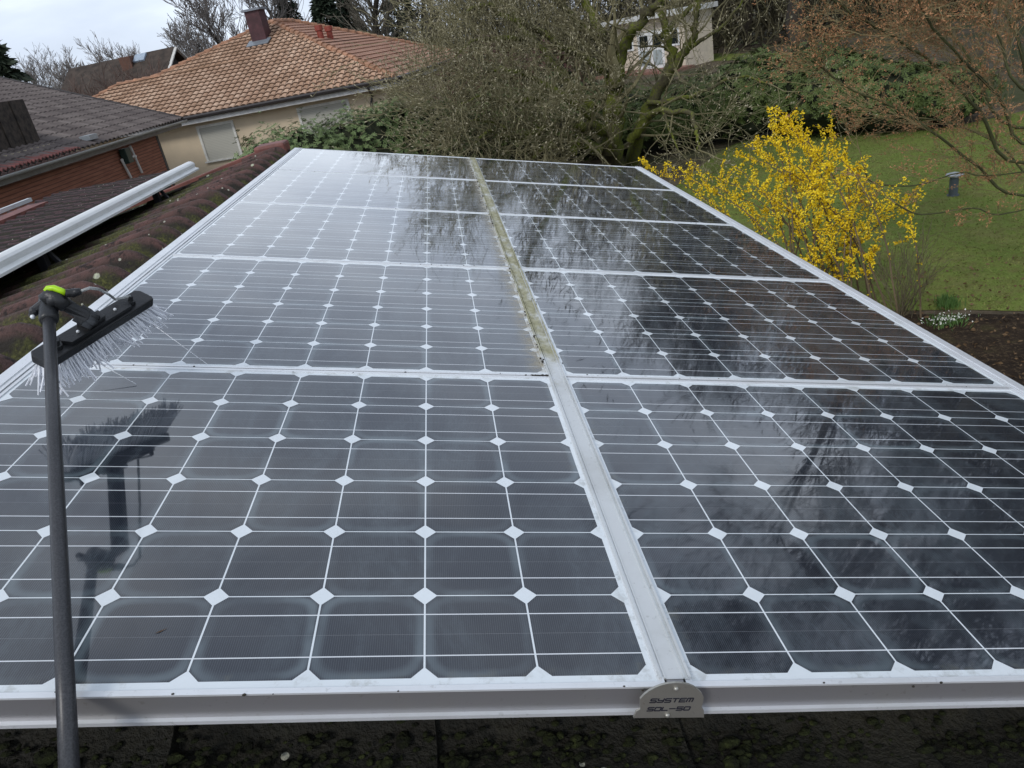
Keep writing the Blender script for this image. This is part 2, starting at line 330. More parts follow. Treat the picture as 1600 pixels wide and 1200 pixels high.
# ------------------------------------------------------------------ own roof
def tile_mat(name,red,dark,moss=.6,lich=.5):
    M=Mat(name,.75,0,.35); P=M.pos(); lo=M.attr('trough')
    a=M.noise(P,5,6,.65); b=M.noise(P,28,5,.7); c=M.noise(P,110,3,.6)
    col=M.mix(M.rng(a,.35,.65),red,dark)
    col=M.mix(M.rng(b,.48,.66),col,tuple(k*.35 for k in dark))
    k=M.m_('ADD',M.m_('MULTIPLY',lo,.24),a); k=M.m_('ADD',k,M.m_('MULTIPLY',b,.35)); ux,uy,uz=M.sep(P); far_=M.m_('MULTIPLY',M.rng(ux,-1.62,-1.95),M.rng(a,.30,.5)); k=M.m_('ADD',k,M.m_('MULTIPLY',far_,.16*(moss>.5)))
    near_=M.m_('MULTIPLY',M.rng(uy,.22,.14),.12); shade_grime=M.m_('MAXIMUM',M.m_('MULTIPLY',M.rng(lo,.06,.50),.93),M.m_('MULTIPLY',M.m_('MAXIMUM',near_,M.m_('MULTIPLY',far_,.8*(moss>.5))),M.rng(b,.25,.52,.55,1.))); col=M.mix(shade_grime,col,(.018,.017,.013))  # shade painted down each roll, plus black mossy grime along near edge and left
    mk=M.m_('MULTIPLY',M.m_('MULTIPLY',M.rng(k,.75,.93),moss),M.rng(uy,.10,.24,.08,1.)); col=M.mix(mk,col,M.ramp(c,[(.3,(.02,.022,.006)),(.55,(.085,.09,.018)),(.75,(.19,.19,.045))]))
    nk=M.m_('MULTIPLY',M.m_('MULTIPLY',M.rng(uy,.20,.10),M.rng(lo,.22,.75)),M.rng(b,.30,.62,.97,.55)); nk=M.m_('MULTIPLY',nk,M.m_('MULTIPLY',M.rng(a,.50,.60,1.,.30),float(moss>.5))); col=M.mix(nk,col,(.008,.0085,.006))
    v=M.voro(M.mapv(P,(1,1,1)),9,'F1'); vd=M.m_('ADD',v,M.m_('MULTIPLY',M.m_('SUBTRACT',b,.5),.16))
    vc=M.voro(P,9,'F1','Color'); vs=M.sep(vc)
    lk=M.m_('MULTIPLY',M.rng(vd,.17,.13),M.m_('MULTIPLY',M.m_('GREATER_THAN',vs[0],1-lich),M.rng(uy,.08,.25,.0,1.))); col=M.mix(lk,col,M.mix(M.rng(vd,.03,.12),(.24,.25,.16),(.44,.46,.33)))
    v2=M.voro(P,34,'F1'); v2c=M.sep(M.voro(P,34,'F1','Color')); lk2=M.m_('MULTIPLY',M.m_('LESS_THAN',v2,.20),M.m_('GREATER_THAN',v2c[0],.93)); col=M.mix(lk2,col,(.36,.36,.29))
    M.set('Base Color',col); M.bump(M.m_('ADD',M.m_('MULTIPLY',b,.5),c),.9,.008); return M.m
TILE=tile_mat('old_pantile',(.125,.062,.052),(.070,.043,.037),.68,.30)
def tile_slope(mb,y0,y1,x0,x1,zf,period=.25,course=.36,amp=.035,res=.05,ph=0.,dome=0):
    """pantile field: rolls run along x, repeating along y; zf(x) plane height"""
    ny=max(8,int((y1-y0)/period*14)); ys=np.linspace(y0,y1,ny+1); q=((ys-ph)/period)%1
    prof=np.where(q<.62,np.sin(np.pi*q/.62)**.8,-.28*np.sin(np.pi*(q-.62)/.38)); zz=amp*prof
    nc=int(math.ceil(abs(x1-x0)/course)); dr=1 if x1>x0 else -1; Vs=[]
    lows=[]
    for i in range(nc):
        a=x0+dr*i*course; b=x0+dr*min((i+1)*course,abs(x1-x0)); 
        xs=np.linspace(a,b,5); jit=rng.normal(0,.0015,ny+1)*0
        tilejit=np.repeat(rng.normal(0,.003,int((y1-y0)/period)+3),1)[np.clip(((ys-ph-y0)/period+1).astype(int),0,int((y1-y0)/period)+2)]
        P=np.stack([np.broadcast_to(xs[:,None],(5,ny+1)),np.broadcast_to(ys[None],(5,ny+1)),zf(xs)[:,None]+zz[None]+tilejit[None]+.016*((xs-a)/(b-a+1e-9))[:,None]],-1)
        if dome and i==0:
            xs=x0+dr*np.array([0,.006,.02,.045,.08,.13,.2,.28,abs(b-a)]); k=np.clip(np.abs(xs-x0)/dome,0,1); k=np.sqrt(1-(1-k)**2)
            P=np.stack([np.broadcast_to(xs[:,None],(9,ny+1)),np.broadcast_to(ys[None],(9,ny+1)),zf(xs)[:,None]+zz[None]*k[:,None]-.06*(1-k)[:,None]+tilejit[None]+.016*((xs-a)/(b-a+1e-9))[:,None]],-1)
            if dr<0: P=P[::-1]
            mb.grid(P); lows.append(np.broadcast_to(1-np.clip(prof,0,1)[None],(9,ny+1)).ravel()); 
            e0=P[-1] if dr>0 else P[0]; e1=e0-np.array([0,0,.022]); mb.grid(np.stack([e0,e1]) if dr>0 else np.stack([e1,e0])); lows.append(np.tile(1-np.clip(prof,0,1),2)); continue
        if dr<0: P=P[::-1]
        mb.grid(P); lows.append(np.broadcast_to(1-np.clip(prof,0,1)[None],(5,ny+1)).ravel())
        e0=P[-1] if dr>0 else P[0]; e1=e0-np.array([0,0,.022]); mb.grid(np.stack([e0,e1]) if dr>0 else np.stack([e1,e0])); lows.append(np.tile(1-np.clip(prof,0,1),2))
    return np.concatenate(lows)
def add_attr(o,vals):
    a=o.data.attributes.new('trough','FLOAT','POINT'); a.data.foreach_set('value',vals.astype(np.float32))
garage=thing('garage','low garage with mossy brown pantile roof carrying the solar array','building',(0,2.3,0))
XR=-1.43; ZR=3.045      # ridge
zr=lambda x:ZR-.105*0-(x-XR)*math.tan(TILT)-.085
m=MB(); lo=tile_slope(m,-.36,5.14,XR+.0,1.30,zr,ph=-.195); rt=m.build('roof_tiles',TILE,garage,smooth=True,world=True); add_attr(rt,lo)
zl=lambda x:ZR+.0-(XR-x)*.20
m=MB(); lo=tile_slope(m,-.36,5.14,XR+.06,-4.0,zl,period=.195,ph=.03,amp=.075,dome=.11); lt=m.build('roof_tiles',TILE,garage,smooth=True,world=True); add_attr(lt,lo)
REDM=simple('red_verge',(.20,.075,.06),.6,var=.3,scale=8)
m=MB(); m.beam((XR+.0,5.165,ZR+.015),(-4.0,5.165,ZR-.479),.05,.16); m.build('verge_board',REDM,garage,world=True,bevel=.006)
m=MB(); m.beam((XR+.1,5.166,ZR-.05),(1.25,5.166,ZR-.74),.05,.12); m.build('verge_board',REDM,garage,world=True,bevel=.006)
m=MB(); m.box((XR-.09,5.12,ZR+.05),(.24,.22,.09)); m.build('ridge_cap',REDM,garage,world=True,bevel=.02)
WALLM=simple('garage_render',(.42,.38,.32),.8)
m=MB(); m.bb((-3.8,-.2,0),(1.4,5.05,2.05)); m.build('wall',WALLM,garage,world=True)
# moss cushions and debris in the near gutter of the tiles
mossM=Mat('moss',.9,0,.2); p_=mossM.pos(); mossM.set('Base Color',mossM.ramp(mossM.noise(p_,55,4),[(.35,(.006,.0065,.004)),(.58,(.018,.022,.007)),(.8,(.06,.07,.022))])); mossM.bump(mossM.noise(p_,240,3),1.,.006); mossM=mossM.m
m=MB()
for k in range(1100):
    u=rng.uniform(-1.25,1.35); v=.012+rng.normal(0,.022)
    z=zr(u*c14)+.004+.4*abs(v-.012)+rng.uniform(-.008,.003); r=rng.uniform(.0015,.006)*(1.8 if rng.random()<.05 else .9)
    m.sphere((u*c14,v,z),(r*rng.uniform(.9,2.2),r*rng.uniform(.8,1.6),r*.6),7,4)
for k in range(1500):
    X=rng.uniform(-2.7,-1.50); Y=rng.uniform(.1,5.0); q=((Y-.03)/.195)%1
    if not (.58<q<1.0): continue
    if rng.random()>.25+.6*((-X-1.5)/1.1): continue
    r=rng.uniform(.006,.018); m.sphere((X,Y,zl(X)-.004),(r*1.6,r*1.2,r*.6),7,4)
tag(m.build('moss',mossM,smooth=True),'dark green moss cushions in the troughs of the pantiles','moss',kind='stuff')
# raised collector with white rounded edge on the far slope ----------------
col_=thing('solar_collector','raised collector with long white rounded metal edge above the left roof slope','solar collector',(-2.08,2.4,2.9))
prof=[]; 
for k in range(9):
    th=math.radians(-35+k*205/8); prof.append((-2.112+.040*math.cos(th),3.112+.030*math.sin(th)))
prof=[(-2.052,3.070),(-2.052,3.082),(-2.062,3.086)]+prof+[(-2.16,3.080),(-2.16,3.070)]
WHITE=alu_mat('white_coated_metal',(.80,.81,.80),.45,.15,.14)
m=MB(); n=len(prof); y0,y1=-.4,4.93
m.add([[x,y0,z] for x,z in prof]+[[x,y1,z] for x,z in prof],[tuple(range(n)),tuple(range(n,2*n))[::-1]]+[(i,n+i,n+(i+1)%n,(i+1)%n) for i in range(n)]); m.build('edge_profile',WHITE,col_,world=True)
DARKC=simple('collector_body',(.03,.03,.035),.5)
m=MB(); m.beam((-2.165,(y0+y1)/2,3.075),(-4.1,(y0+y1)/2,2.60),y1-y0,.03,up=(0,0,1)); m.build('collector_body',DARKC,col_,world=True)
for y in (1.1,2.75,4.3):
    m=MB(); m.bb((-2.20,y-.02,2.90),(-2.16,y+.02,3.07)); m.bb((-2.22,y-.028,2.885),(-2.06,y+.028,2.91)); m.beam((-2.07,y,2.91),(-2.15,y,3.065),.02,.02,up=(0,1,0)); b=m.build('bracket',DARKC,col_,world=True,bevel=.002)
# ------------------------------------------------------------------ neighbour's lean-to between the roofs
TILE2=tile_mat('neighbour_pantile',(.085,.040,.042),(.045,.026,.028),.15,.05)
lean=thing('lean_to','low lean-to roof of purple brown tiles before the brick wall','building',(-5.2,7,0))
zq=lambda x:2.50-(x+4.5)*-.01
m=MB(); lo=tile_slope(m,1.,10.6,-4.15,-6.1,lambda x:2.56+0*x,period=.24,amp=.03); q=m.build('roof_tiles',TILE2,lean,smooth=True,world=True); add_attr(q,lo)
m=MB(); m.beam((-5.75,1,2.60),(-5.75,9.3,2.60),.28,.05); m.build('red_flashing',REDM,lean,world=True); m=MB(); m.beam((-5.05,1,2.61),(-5.05,6.6,2.61),.12,.05); m.build('red_flashing',REDM,lean,world=True)
m=MB(); m.beam((-6.0,1,2.66),(-6.0,9.6,2.66),.06,.05); m.build('metal_trim',ALU_W,lean,world=True)
m=MB(); m.bb((-6.1,1.1,0),(-4.3,10.2,2.45)); m.build('wall',DARKC,lean,world=True)

# ------------------------------------------------------------------ brick house with grey roof
def roof_tex(name,stops,row=.34,colw=.30,axis=0,jv=1.,ju=.9,rough=.8,bumps=.8,depth=.03,moss=0):
    """stops: colours; tiles in uv: u along the eave, v up the slope"""
    M=Mat(name,rough,0,.3); uv=M.N.new('ShaderNodeUVMap').outputs[0]; u,v,_=M.sep(uv); P=M.pos()
    rv=M.m_('DIVIDE',v,row); ru=M.m_('DIVIDE',u,colw); fv=M.m_('FRACT',rv); fu=M.m_('FRACT',ru)
    cb=M.N.new('ShaderNodeCombineXYZ'); M.L.new(M.m_('FLOOR',ru),cb.inputs[0]); M.L.new(M.m_('FLOOR',rv),cb.inputs[1])
    w=M.N.new('ShaderNodeTexWhiteNoise'); w.noise_dimensions='2D'; M.L.new(cb.outputs[0],w.inputs[0])
    t=M.m_('ADD',M.m_('MULTIPLY',w.outputs[0],.22),M.m_('MULTIPLY',M.noise(P,1.2,5),.85))
    col=M.ramp(t,stops)
    jt=M.m_('MAXIMUM',M.m_('MULTIPLY',M.rng(fv,.12,.02),jv),M.m_('MULTIPLY',M.m_('MAXIMUM',M.rng(fu,.20,.03),M.rng(fu,.85,.99)),ju)); col=M.mix(M.m_('MULTIPLY',jt,.88),col,tuple(k*.25 for k in stops[0][1]))
    col=M.mix(M.m_('MULTIPLY',M.rng(M.noise(P,2.2,6,.7),.52,.72),.55),col,tuple(k*.55 for k in stops[0][1]))
    M.set('Base Color',col)
    M.bump(M.noise(P,30,3),.4,.01); return M.m
def roof_face(mb,pts_,uv_list,row,colw,amp,step,e,up):
    pass
def tiled_plane(mb,P0,e,up,quad,row=.34,colw=.30,amp=.03,step=.02,uvs=None):
    """real relief tiles: P0 origin, e along eave, up = slope vector (unit); quad = polygon in (s,t); tiles clipped to it by cell"""
    e=np.array(e,float);up=np.array(up,float);nn=np.cross(e,up);nn/=np.linalg.norm(nn)
    Q=np.array(quad,float)
    def span(t):
        xs=[]
        for a,b in zip(Q,np.roll(Q,-1,0)):
            if (a[1]-t)*(b[1]-t)<=0 and a[1]!=b[1]: xs.append(a[0]+(b[0]-a[0])*(t-a[1])/(b[1]-a[1]))
        return (min(xs),max(xs)) if len(xs)>1 else None
    t=Q[:,1].min(); tm=Q[:,1].max()
    while t<tm-1e-6:
        t1=min(t+row,tm); A=span(t+1e-4); B=span(t1-1e-4)
        if A and B:
            n=max(2,int(round((A[1]-A[0])/colw*(8 if amp>.05 else 4)))); f=np.linspace(0,1,n+1)
            for_s0=A[0]+f*(A[1]-A[0]); s1=B[0]+f*(B[1]-B[0])
            h0=amp*np.abs(np.sin(np.pi*for_s0/colw))**.7+step; h1=amp*np.abs(np.sin(np.pi*s1/colw))**.7
            r0=P0+for_s0[:,None]*e+t*up+h0[:,None]*nn; r1=P0+s1[:,None]*e+t1*up+h1[:,None]*nn; rb=r0-nn*(step+.01)
            mb.grid(np.stack([rb,r0,r1])); uvs+= [np.stack([for_s0,np.full(n+1,t)],1),np.stack([for_s0,np.full(n+1,t+.001)],1),np.stack([s1,np.full(n+1,t1)],1)]
        t=t1
def set_uv(o,uvs):
    uv=np.concatenate(uvs); me=o.data; l=me.uv_layers.new(name='UVMap'); idx=np.zeros(len(me.loops),np.int32); me.loops.foreach_get('vertex_index',idx)
    l.data.foreach_set('uv',uv[idx].ravel().astype(np.float32))
GREYT=roof_tex('grey_tile',[(.25,(.075,.060,.056)),(.5,(.125,.102,.094)),(.75,(.19,.16,.145))],colw=.26,jv=.5,ju=.85)
ORT=roof_tex('orange_tile',[(.25,(.31,.19,.12)),(.5,(.45,.285,.19)),(.75,(.60,.42,.30))],row=.31,colw=.25)
ORT2=roof_tex('plain_orange_tile',[(.2,(.34,.17,.115)),(.6,(.44,.245,.165)),(.9,(.52,.31,.22))],row=.33,colw=.33)
bh=thing('brick_house','brick walled house with grey tiled roof and wooden dormer at the left','house',(-12,18,0))
sg_=.43; up=np.array([-1,0,sg_]); up/=np.linalg.norm(up)
P0=np.array([-8.67,8.,2.82]); uvs=[]; m=MB(); tiled_plane(m,P0,(0,1,0),up,[(0,0),(16.67,0),(16.67,7.6),(0,7.6)],uvs=uvs,amp=.075,step=.012,colw=.26)
q=m.build('roof',GREYT,bh,world=True); set_uv(q,uvs)
top=P0+up*7.6+np.array([0,16.67,0]); 
m=MB(); 
for k in range(20):
    a=P0+np.array([0,16.67,.05])+up*7.6*k/20; b=P0+np.array([0,16.67,.065])+up*7.6*(k+1.05)/20; m.beam(a,b,.22,.07)
m.build('verge_tiles',GREYT,bh,world=True)
GUT=alu_mat('grey_gutter',(.45,.46,.45),.5,.3,.3)
m=MB(); th=np.linspace(np.pi,2*np.pi,9); ring=[(-8.60+.065*math.cos(t),2.80+.065*math.sin(t)) for t in th]+[(-8.60+.058*math.cos(t),2.80+.058*math.sin(t)) for t in th[::-1]]
n=len(ring); m.add([[x,8,z] for x,z in ring]+[[x,24.7,z] for x,z in ring],[tuple(range(n)),tuple(range(n,2*n))[::-1]]+[(i,n+i,n+(i+1)%n,(i+1)%n) for i in range(n)]); m.build('gutter',GUT,bh,world=True)
m=MB(); m.bb((-8.98,8,2.62),(-8.74,24.6,2.72)); m.build('soffit_board',simple('soffit',(.26,.24,.22),.6),bh,world=True)
BR=Mat('red_cladding',.75,0,.3); P=BR.pos(); x,y,z=BR.sep(P); fz=BR.m_('FRACT',BR.m_('DIVIDE',z,.085))
rc=BR.ramp(BR.noise(BR.mapv(P,(1,.6,6)),3,5,.6),[(.3,(.23,.088,.056)),(.7,(.38,.165,.105))]); rc=BR.mix(BR.m_('MULTIPLY',BR.rng(fz,.30,.05),.75),rc,(.05,.022,.018)); BR.set('Base Color',rc); BR.bump(fz,.6,.015)
m=MB(); m.bb((-16.,8.2,0),(-8.95,16.6,2.58)); m.bb((-16.,16.6,0),(-9.10+.15,22.72,2.58)); m.build('wall',BR.m,bh,world=True)
m=MB(); m.bb((-9.06,22.6,0),(-8.94,22.78,2.58)); m.build('corner_board',DARKC,bh,world=True)
# dormer
WOOD=simple('dark_wood',(.05,.038,.030),.8,var=.5,scale=9,bump=.5,bscale=40)
dm=MB()
for k in range(16):
    y=11.9+k*.32; dm.bb((-9.42,y,2.98),(-9.38-.02*(k%2),y+.305,4.14))
dm.bb((-14,11.9,2.95),(-9.44,17.0,4.14)); dd_=dm.build('dormer',WOOD,bh,world=True)
m=MB(); m.beam((-9.0,14.25,4.22),(-14,14.25,4.42),5.6,.10); m.build('dormer_roof',simple('bitumen',(.10,.095,.10),.7),dd_); m=MB(); m.bb((-9.02,11.4,4.13),(-8.97,17.06,4.21)); m.build('dormer_trim',GUT,dd_)
m=MB(); m.beam((-9.22,12,3.05),(-9.22,17.1,3.05),.10,.12); m.build('flashing_board',simple('weathered_board',(.42,.36,.25),.7),bh,world=True)
m=MB(); lo=tile_slope(m,12.,17.1,-9.30,-8.64,lambda x:2.84+(-8.67-x)*.25+.05,period=.15,course=.7,amp=.03); q=m.build('red_corrugated_sheet',simple('red_sheet',(.20,.065,.055),.6,var=.25),bh,smooth=True,world=True)
m=MB(); m.bb((-8.90,19.6,2.15),(-8.72,19.95,2.55)); m.build('lamp_box',simple('dark_green_box',(.015,.035,.028),.4),bh,world=True,bevel=.02)
PIPE=simple('white_pipe',(.62,.60,.56),.5)
def wpt(x,y): return atX(x,y,-8.88)
for pts_ in (((203,228),(222,270)),((190,250),(205,278)),((190,250),(212,244))):
    m=MB(); m.tube([wpt(*pts_[0]),wpt(*pts_[1])],.035,8); m.build('white_pipe',PIPE,bh,world=True)
m=MB(); m.box(atpl(93*1.0+47,218,(-8.67,0,2.9),(sg_,0,1))+np.array([0,0,.05]),(.25,.45,.12)); m.build('roof_vent',simple('galvanised',(.42,.45,.47),.45,.4),bh,world=True)

# ------------------------------------------------------------------ cream bungalow with orange hip roof
e=np.array([.978,-.208,0.]);e/=np.linalg.norm(e);mm=np.array([.208,.978,0.]);mm/=np.linalg.norm(mm)
Cc=np.array([-1.47,25.01,2.8]); H=6.5; hz=2.85
bung=thing('bungalow','cream bungalow with orange hipped tile roof and closed shutters','house',tuple((Cc-6.5*e+6.5*mm)*np.array([1,1,0])),math.atan2(e[1],e[0]))
Lf=13.; ridge=2.4; dp=2*H+ridge
Afr=Cc-H*e+H*mm+np.array([0,0,hz]); Abk=Afr+mm*ridge
sl=math.hypot(H,hz); upf=(mm*H+np.array([0,0,hz]))/sl; upr=(-e*H+np.array([0,0,hz]))/sl; upl=(e*H+np.array([0,0,hz]))/sl
nf=np.cross(e,upf)
def st(x,y): p=atpl(x,y,Cc,nf)-Cc; return (float(p@e),float(p@upf))
h1=st(238,127); h2=st(188,131); h3=st(150,154)
h2=(h2[0],(h1[1]+h2[1])/2); h1=(h1[0],h2[1]); hl=(h2[0]-h2[1]*H/sl,0)
uvs=[]; m=MB(); tiled_plane(m,Cc.copy(),e,upf,[(0,0),(-Lf/2,sl),h1,h2,hl],row=.31,colw=.25,amp=.065,step=.04,uvs=uvs); q=m.build('roof',ORT,bung,world=True); set_uv(q,uvs)
uvs=[]; m=MB(); tiled_plane(m,Cc.copy(),mm,upr,[(0,0),(dp,0),(dp-H,sl),(H,sl)],row=.36,colw=.33,amp=.008,step=.035,uvs=uvs); q=m.build('roof',ORT2,bung,world=True); set_uv(q,uvs)
uvs=[]; m=MB(); tiled_plane(m,Cc-Lf*e+dp*mm,-mm,upl,[(0,0),(dp,0),(dp-H,sl),(H,sl)],row=.36,colw=.33,amp=.03,step=.035,uvs=uvs); q=m.build('roof',ORT2,bung,world=True); set_uv(q,uvs)
HIP=simple('hip_tile',(.38,.20,.12),.8,var=.3,scale=4)
def capline(a,b,name,parent,r=.13,seg=.38,mat=HIP):
    a=np.array(a);b=np.array(b);n=int(np.linalg.norm(b-a)/seg); m=MB()
    for k in range(n):
        p=a+(b-a)*k/n; q=a+(b-a)*(k+1.12)/n; m.tube([p+[0,0,.03],q+[0,0,.0]],[r,r*.85],9)
    return m.build(name,mat,parent,smooth=False,world=True)
capline(Cc,Afr,'hip_ridge',bung); capline(Cc+e*h1[0]+upf*h1[1],Afr,'hip_ridge',bung); capline(Abk,Afr,'hip_ridge',bung); capline(Cc+dp*mm,Abk,'hip_ridge',bung)
# lower wing on the left
wl=Cc+e*h2[0]+upf*h2[1]; wr=Cc+e*h1[0]+upf*h1[1]; hw=h2[1]*H/sl
lw=h1[0]-h2[0]; upb=(-mm*H+np.array([0,0,hz]))/sl
uvs=[]; m=MB(); tiled_plane(m,Cc+e*h1[0]+mm*2*hw,-e,upb,[(-2,0),(lw+hw,0),(lw,h2[1]),(-2,h2[1])],row=.36,colw=.33,amp=.03,step=.035,uvs=uvs); q=m.build('wing_roof',ORT2,bung,world=True); set_uv(q,uvs)
uvs=[]; m=MB(); tiled_plane(m,Cc+e*hl[0]+2*hw*mm,-mm,upl,[(0,0),(2*hw,0),(hw,h2[1])],row=.36,colw=.33,amp=.03,step=.035,uvs=uvs); q=m.build('wing_roof',ORT2,bung,world=True); set_uv(q,uvs)
capline(wl,wr+e*.3,'hip_ridge',bung); capline(Cc+e*hl[0],wl,'hip_ridge',bung)
hbox(w0-e*(Lf-1.2),-hl[0]-Lf,2*hw-1.1,0,2.62).build('wall',CREAM,bung,world=True) if 0 else None
CREAM=simple('cream_render',(.64,.53,.38),.85,var=.06,scale=1.2,bump=.2)
ins=.55; w0=Cc-e*ins+mm*ins
def hbox(a,la,lm,z0,z1): # box from corner a along -e by la, along mm by lm
    m=MB(); P=[a,a-e*la,a-e*la+mm*lm,a+mm*lm]; V=[[p[0],p[1],z0] for p in P]+[[p[0],p[1],z1] for p in P]; m.add(V,[(0,1,2,3),(7,6,5,4),(0,4,5,1),(1,5,6,2),(2,6,7,3),(3,7,4,0)]); return m
hbox(w0,Lf-1.1,dp-1.1,0,2.62).build('wall',CREAM,bung,world=True); hbox(w0-e*(Lf-1.095),-hl[0]-Lf,2*hw-1.1,0,2.62).build('wall',CREAM,bung,world=True)
hbox(Cc-e*.05+mm*.05,Lf-.1,dp-.1,2.55,2.71).build('soffit_board',simple('white_soffit',(.74,.73,.70),.6),bung,world=True)
DGUT=simple('dark_gutter',(.035,.03,.03),.4)
m=MB(); m.tube([Cc+e*.12-mm*.07-[0,0,.02],Cc+e*hl[0]-mm*.07-[0,0,.02]],.075,8); m.build('gutter',DGUT,bung,world=True)
m=MB(); m.tube([Cc+e*.07-mm*.0-[0,0,.02],Cc+e*.07+mm*dp-[0,0,.02]],.075,8); m.build('gutter',DGUT,bung,world=True)
g0=Cc-e*1.0-mm*.07; w1=w0-e*.65-mm*.06; m=MB(); m.tube([g0-[0,0,.05],g0-[0,0,.15],np.array([w1[0]+.1,w1[1],2.35]),np.array([w1[0],w1[1],2.1]),np.array([w1[0],w1[1],.1])],.04,8); m.build('downpipe',DGUT,bung,world=True)
WFR=simple('window_surround',(.70,.69,.64),.6); SHUT=Mat('roller_shutter',.55,0,.4); P=SHUT.pos(); x,y,z=SHUT.sep(P); fz=SHUT.m_('FRACT',SHUT.m_('DIVIDE',z,.055)); SHUT.set('Base Color',SHUT.mix(SHUT.m_('MULTIPLY',SHUT.rng(fz,.25,.05),.6),(.50,.49,.43),(.22,.22,.19))); SHUT.bump(fz,.4,.01)
for (pl_,pr_,zb) in (((308,203),(365,192),1.15),((465,175),(545,158),.95)):
    A=atpl(*pl_,w0,mm); B=atpl(*pr_,w0,mm); zt=(A[2]+B[2])/2; zt=2.33; ww=np.linalg.norm((B-A)[:2]); c_=(A+B)/2; c_[2]=0
    def fb(s0,s1,z0,z1,d0,d1):
        m=MB(); P=[c_+e*s1-mm*d1,c_+e*s0-mm*d1,c_+e*s0-mm*d0,c_+e*s1-mm*d0]; V=[[p[0],p[1],z0] for p in P]+[[p[0],p[1],z1] for p in P]; m.add(V,[(0,1,2,3),(7,6,5,4),(0,4,5,1),(1,5,6,2),(2,6,7,3),(3,7,4,0)]); return m
    fr=MB(); 
    for a in (fb(-ww/2,-ww/2+.09,zb,zt,0,.05),fb(ww/2-.09,ww/2,zb,zt,0,.05),fb(-ww/2-.004,ww/2+.004,zt,zt+.09,0,.052),fb(-ww/2-.06,ww/2+.06,zb-.06,zb,0,.09)):
        fr.add(a.v[0],[(0,1,2,3),(7,6,5,4),(0,4,5,1),(1,5,6,2),(2,6,7,3),(3,7,4,0)])
    wo=fr.build('window',WFR,bung,world=True); sh=fb(-ww/2+.09,ww/2-.09,zb,zt,0,.02); so_=sh.build('shutter',SHUT.m,None); 
    so_.parent=wo; so_.matrix_parent_inverse=(bung.matrix_basis@wo.matrix_basis).inverted()
# chimney and pipes on the roof
nf=np.cross(e,upf)
cb=atpl(410,62,Cc,nf); CHM=simple('chimney_cladding',(.075,.028,.032),.55,var=.25)
ang=math.atan2(e[1],e[0]); ca,sa=math.cos(ang),math.sin(ang); RZ=np.array([[ca,-sa,0],[sa,ca,0],[0,0,1]])
zt=proj_z=atD(398,17,np.hypot(*(cb-CW)[:2]))[2]
m=MB(); m.box((cb[0],cb[1],(cb[2]-.4+zt)/2),(.62,.62,zt-cb[2]+.4),RZ); ch=m.build('chimney',CHM,bung,world=True)
def sub(m,name,mat,par): # world-space child of a part
    o=bpy.data.objects.new(name,m.mesh(name,mat)); COL.objects.link(o); o.parent=par; o.matrix_parent_inverse=(par.parent.matrix_basis@par.matrix_basis).inverted(); return o
m=MB(); m.box((cb[0],cb[1],zt+.04),(.78,.78,.08),RZ); sub(m,'chimney_cap',[simple('cap_metal',(.22,.24,.27),.4,.3)],ch)
m=MB(); m.tube([(cb[0],cb[1],zt+.1),(cb[0],cb[1],zt+.45)],.02,6); m.beam((cb[0]-.2,cb[1],zt+.42),(cb[0]+.2,cb[1],zt+.42),.03,.03); m.beam((cb[0]-.12,cb[1],zt+.28),(cb[0]+.14,cb[1],zt+.30),.03,.03); sub(m,'cowl',[DGUT],ch)
m=MB(); 
fp=cb-[0,0,.02]
m.box(cb-mm*.42-[0,0,.08],(.95,.5,.03),RZ@np.array([[1,0,0],[0,math.cos(.41),-math.sin(.41)],[0,math.sin(.41),math.cos(.41)]])); m.build('lead_flashing',simple('lead',(.25,.28,.31),.5,.4),bung,world=True)
VENT=simple('red_vent_pipe',(.28,.06,.04),.5); nr=np.cross(mm,upr)
for px in ((502,60),(517,61)):
    b=atpl(*px,Cc,nr); m=MB(); m.tube([b-[0,0,.2],b+[0,0,.30],b+[0,0,.31],b+[0,0,.50]],[.13,.12,.17,.16],12); m.build('roof_vent',VENT,bung,world=True,smooth=False)

# ------------------------------------------------------------------ far dark house
fh=thing('dark_house','distant house with dark brown gabled roof beyond the grey roof','house',tuple(atD(200,130,48)*[1,1,0]))
r0=atD(107,106,50); r1=atD(272,74,46); zt=(r0[2]+r1[2])/2; r0[2]=r1[2]=zt; d=(r1-r0)[:2]; ln=np.linalg.norm(d); d=np.array([*(d/ln),0]); pr=np.array([-d[1],d[0],0])
DKT=simple('dark_brown_tile',(.055,.040,.030),.85,var=.35,scale=3,bump=.5,bscale=12)
m=MB(); hw=4.2; dz=3.4
for sg in (-1,1):
    A=r0-d*0+sg*pr*hw-[0,0,dz]; B=r1+sg*pr*hw-[0,0,dz]; m.add([r0,r1,B,A,r0-[0,0,.15],r1-[0,0,.15],B-[0,0,.15],A-[0,0,.15]],[(0,1,2,3),(4,7,6,5),(0,4,5,1),(1,5,6,2),(2,6,7,3),(3,7,4,0)])
m.build('roof',DKT,fh,world=True)
m=MB(); a0=r0+d*.4;a1=r1-d*.35; q=[a0-pr*3.8-[0,0,dz],a1-pr*3.8-[0,0,dz],a1+pr*3.8-[0,0,dz],a0+pr*3.8-[0,0,dz]]; V=[[p[0],p[1],0] for p in q]+q+[a0-[0,0,.35],a1-[0,0,.35]]
m.add(V,[(0,1,5,4),(1,2,6,9,5),(2,3,7,6),(3,0,4,8,7)]); m.build('wall',simple('dark_gable',(.05,.045,.045),.8),fh,world=True)
m=MB(); 
for sg in (-1,1): m.beam(r1+d*.06-[0,0,.08],r1+d*.06+sg*pr*hw-[0,0,dz+.08],.06,.22,up=(d[0],d[1],.01))
m.build('barge_board',PIPE,fh,world=True)
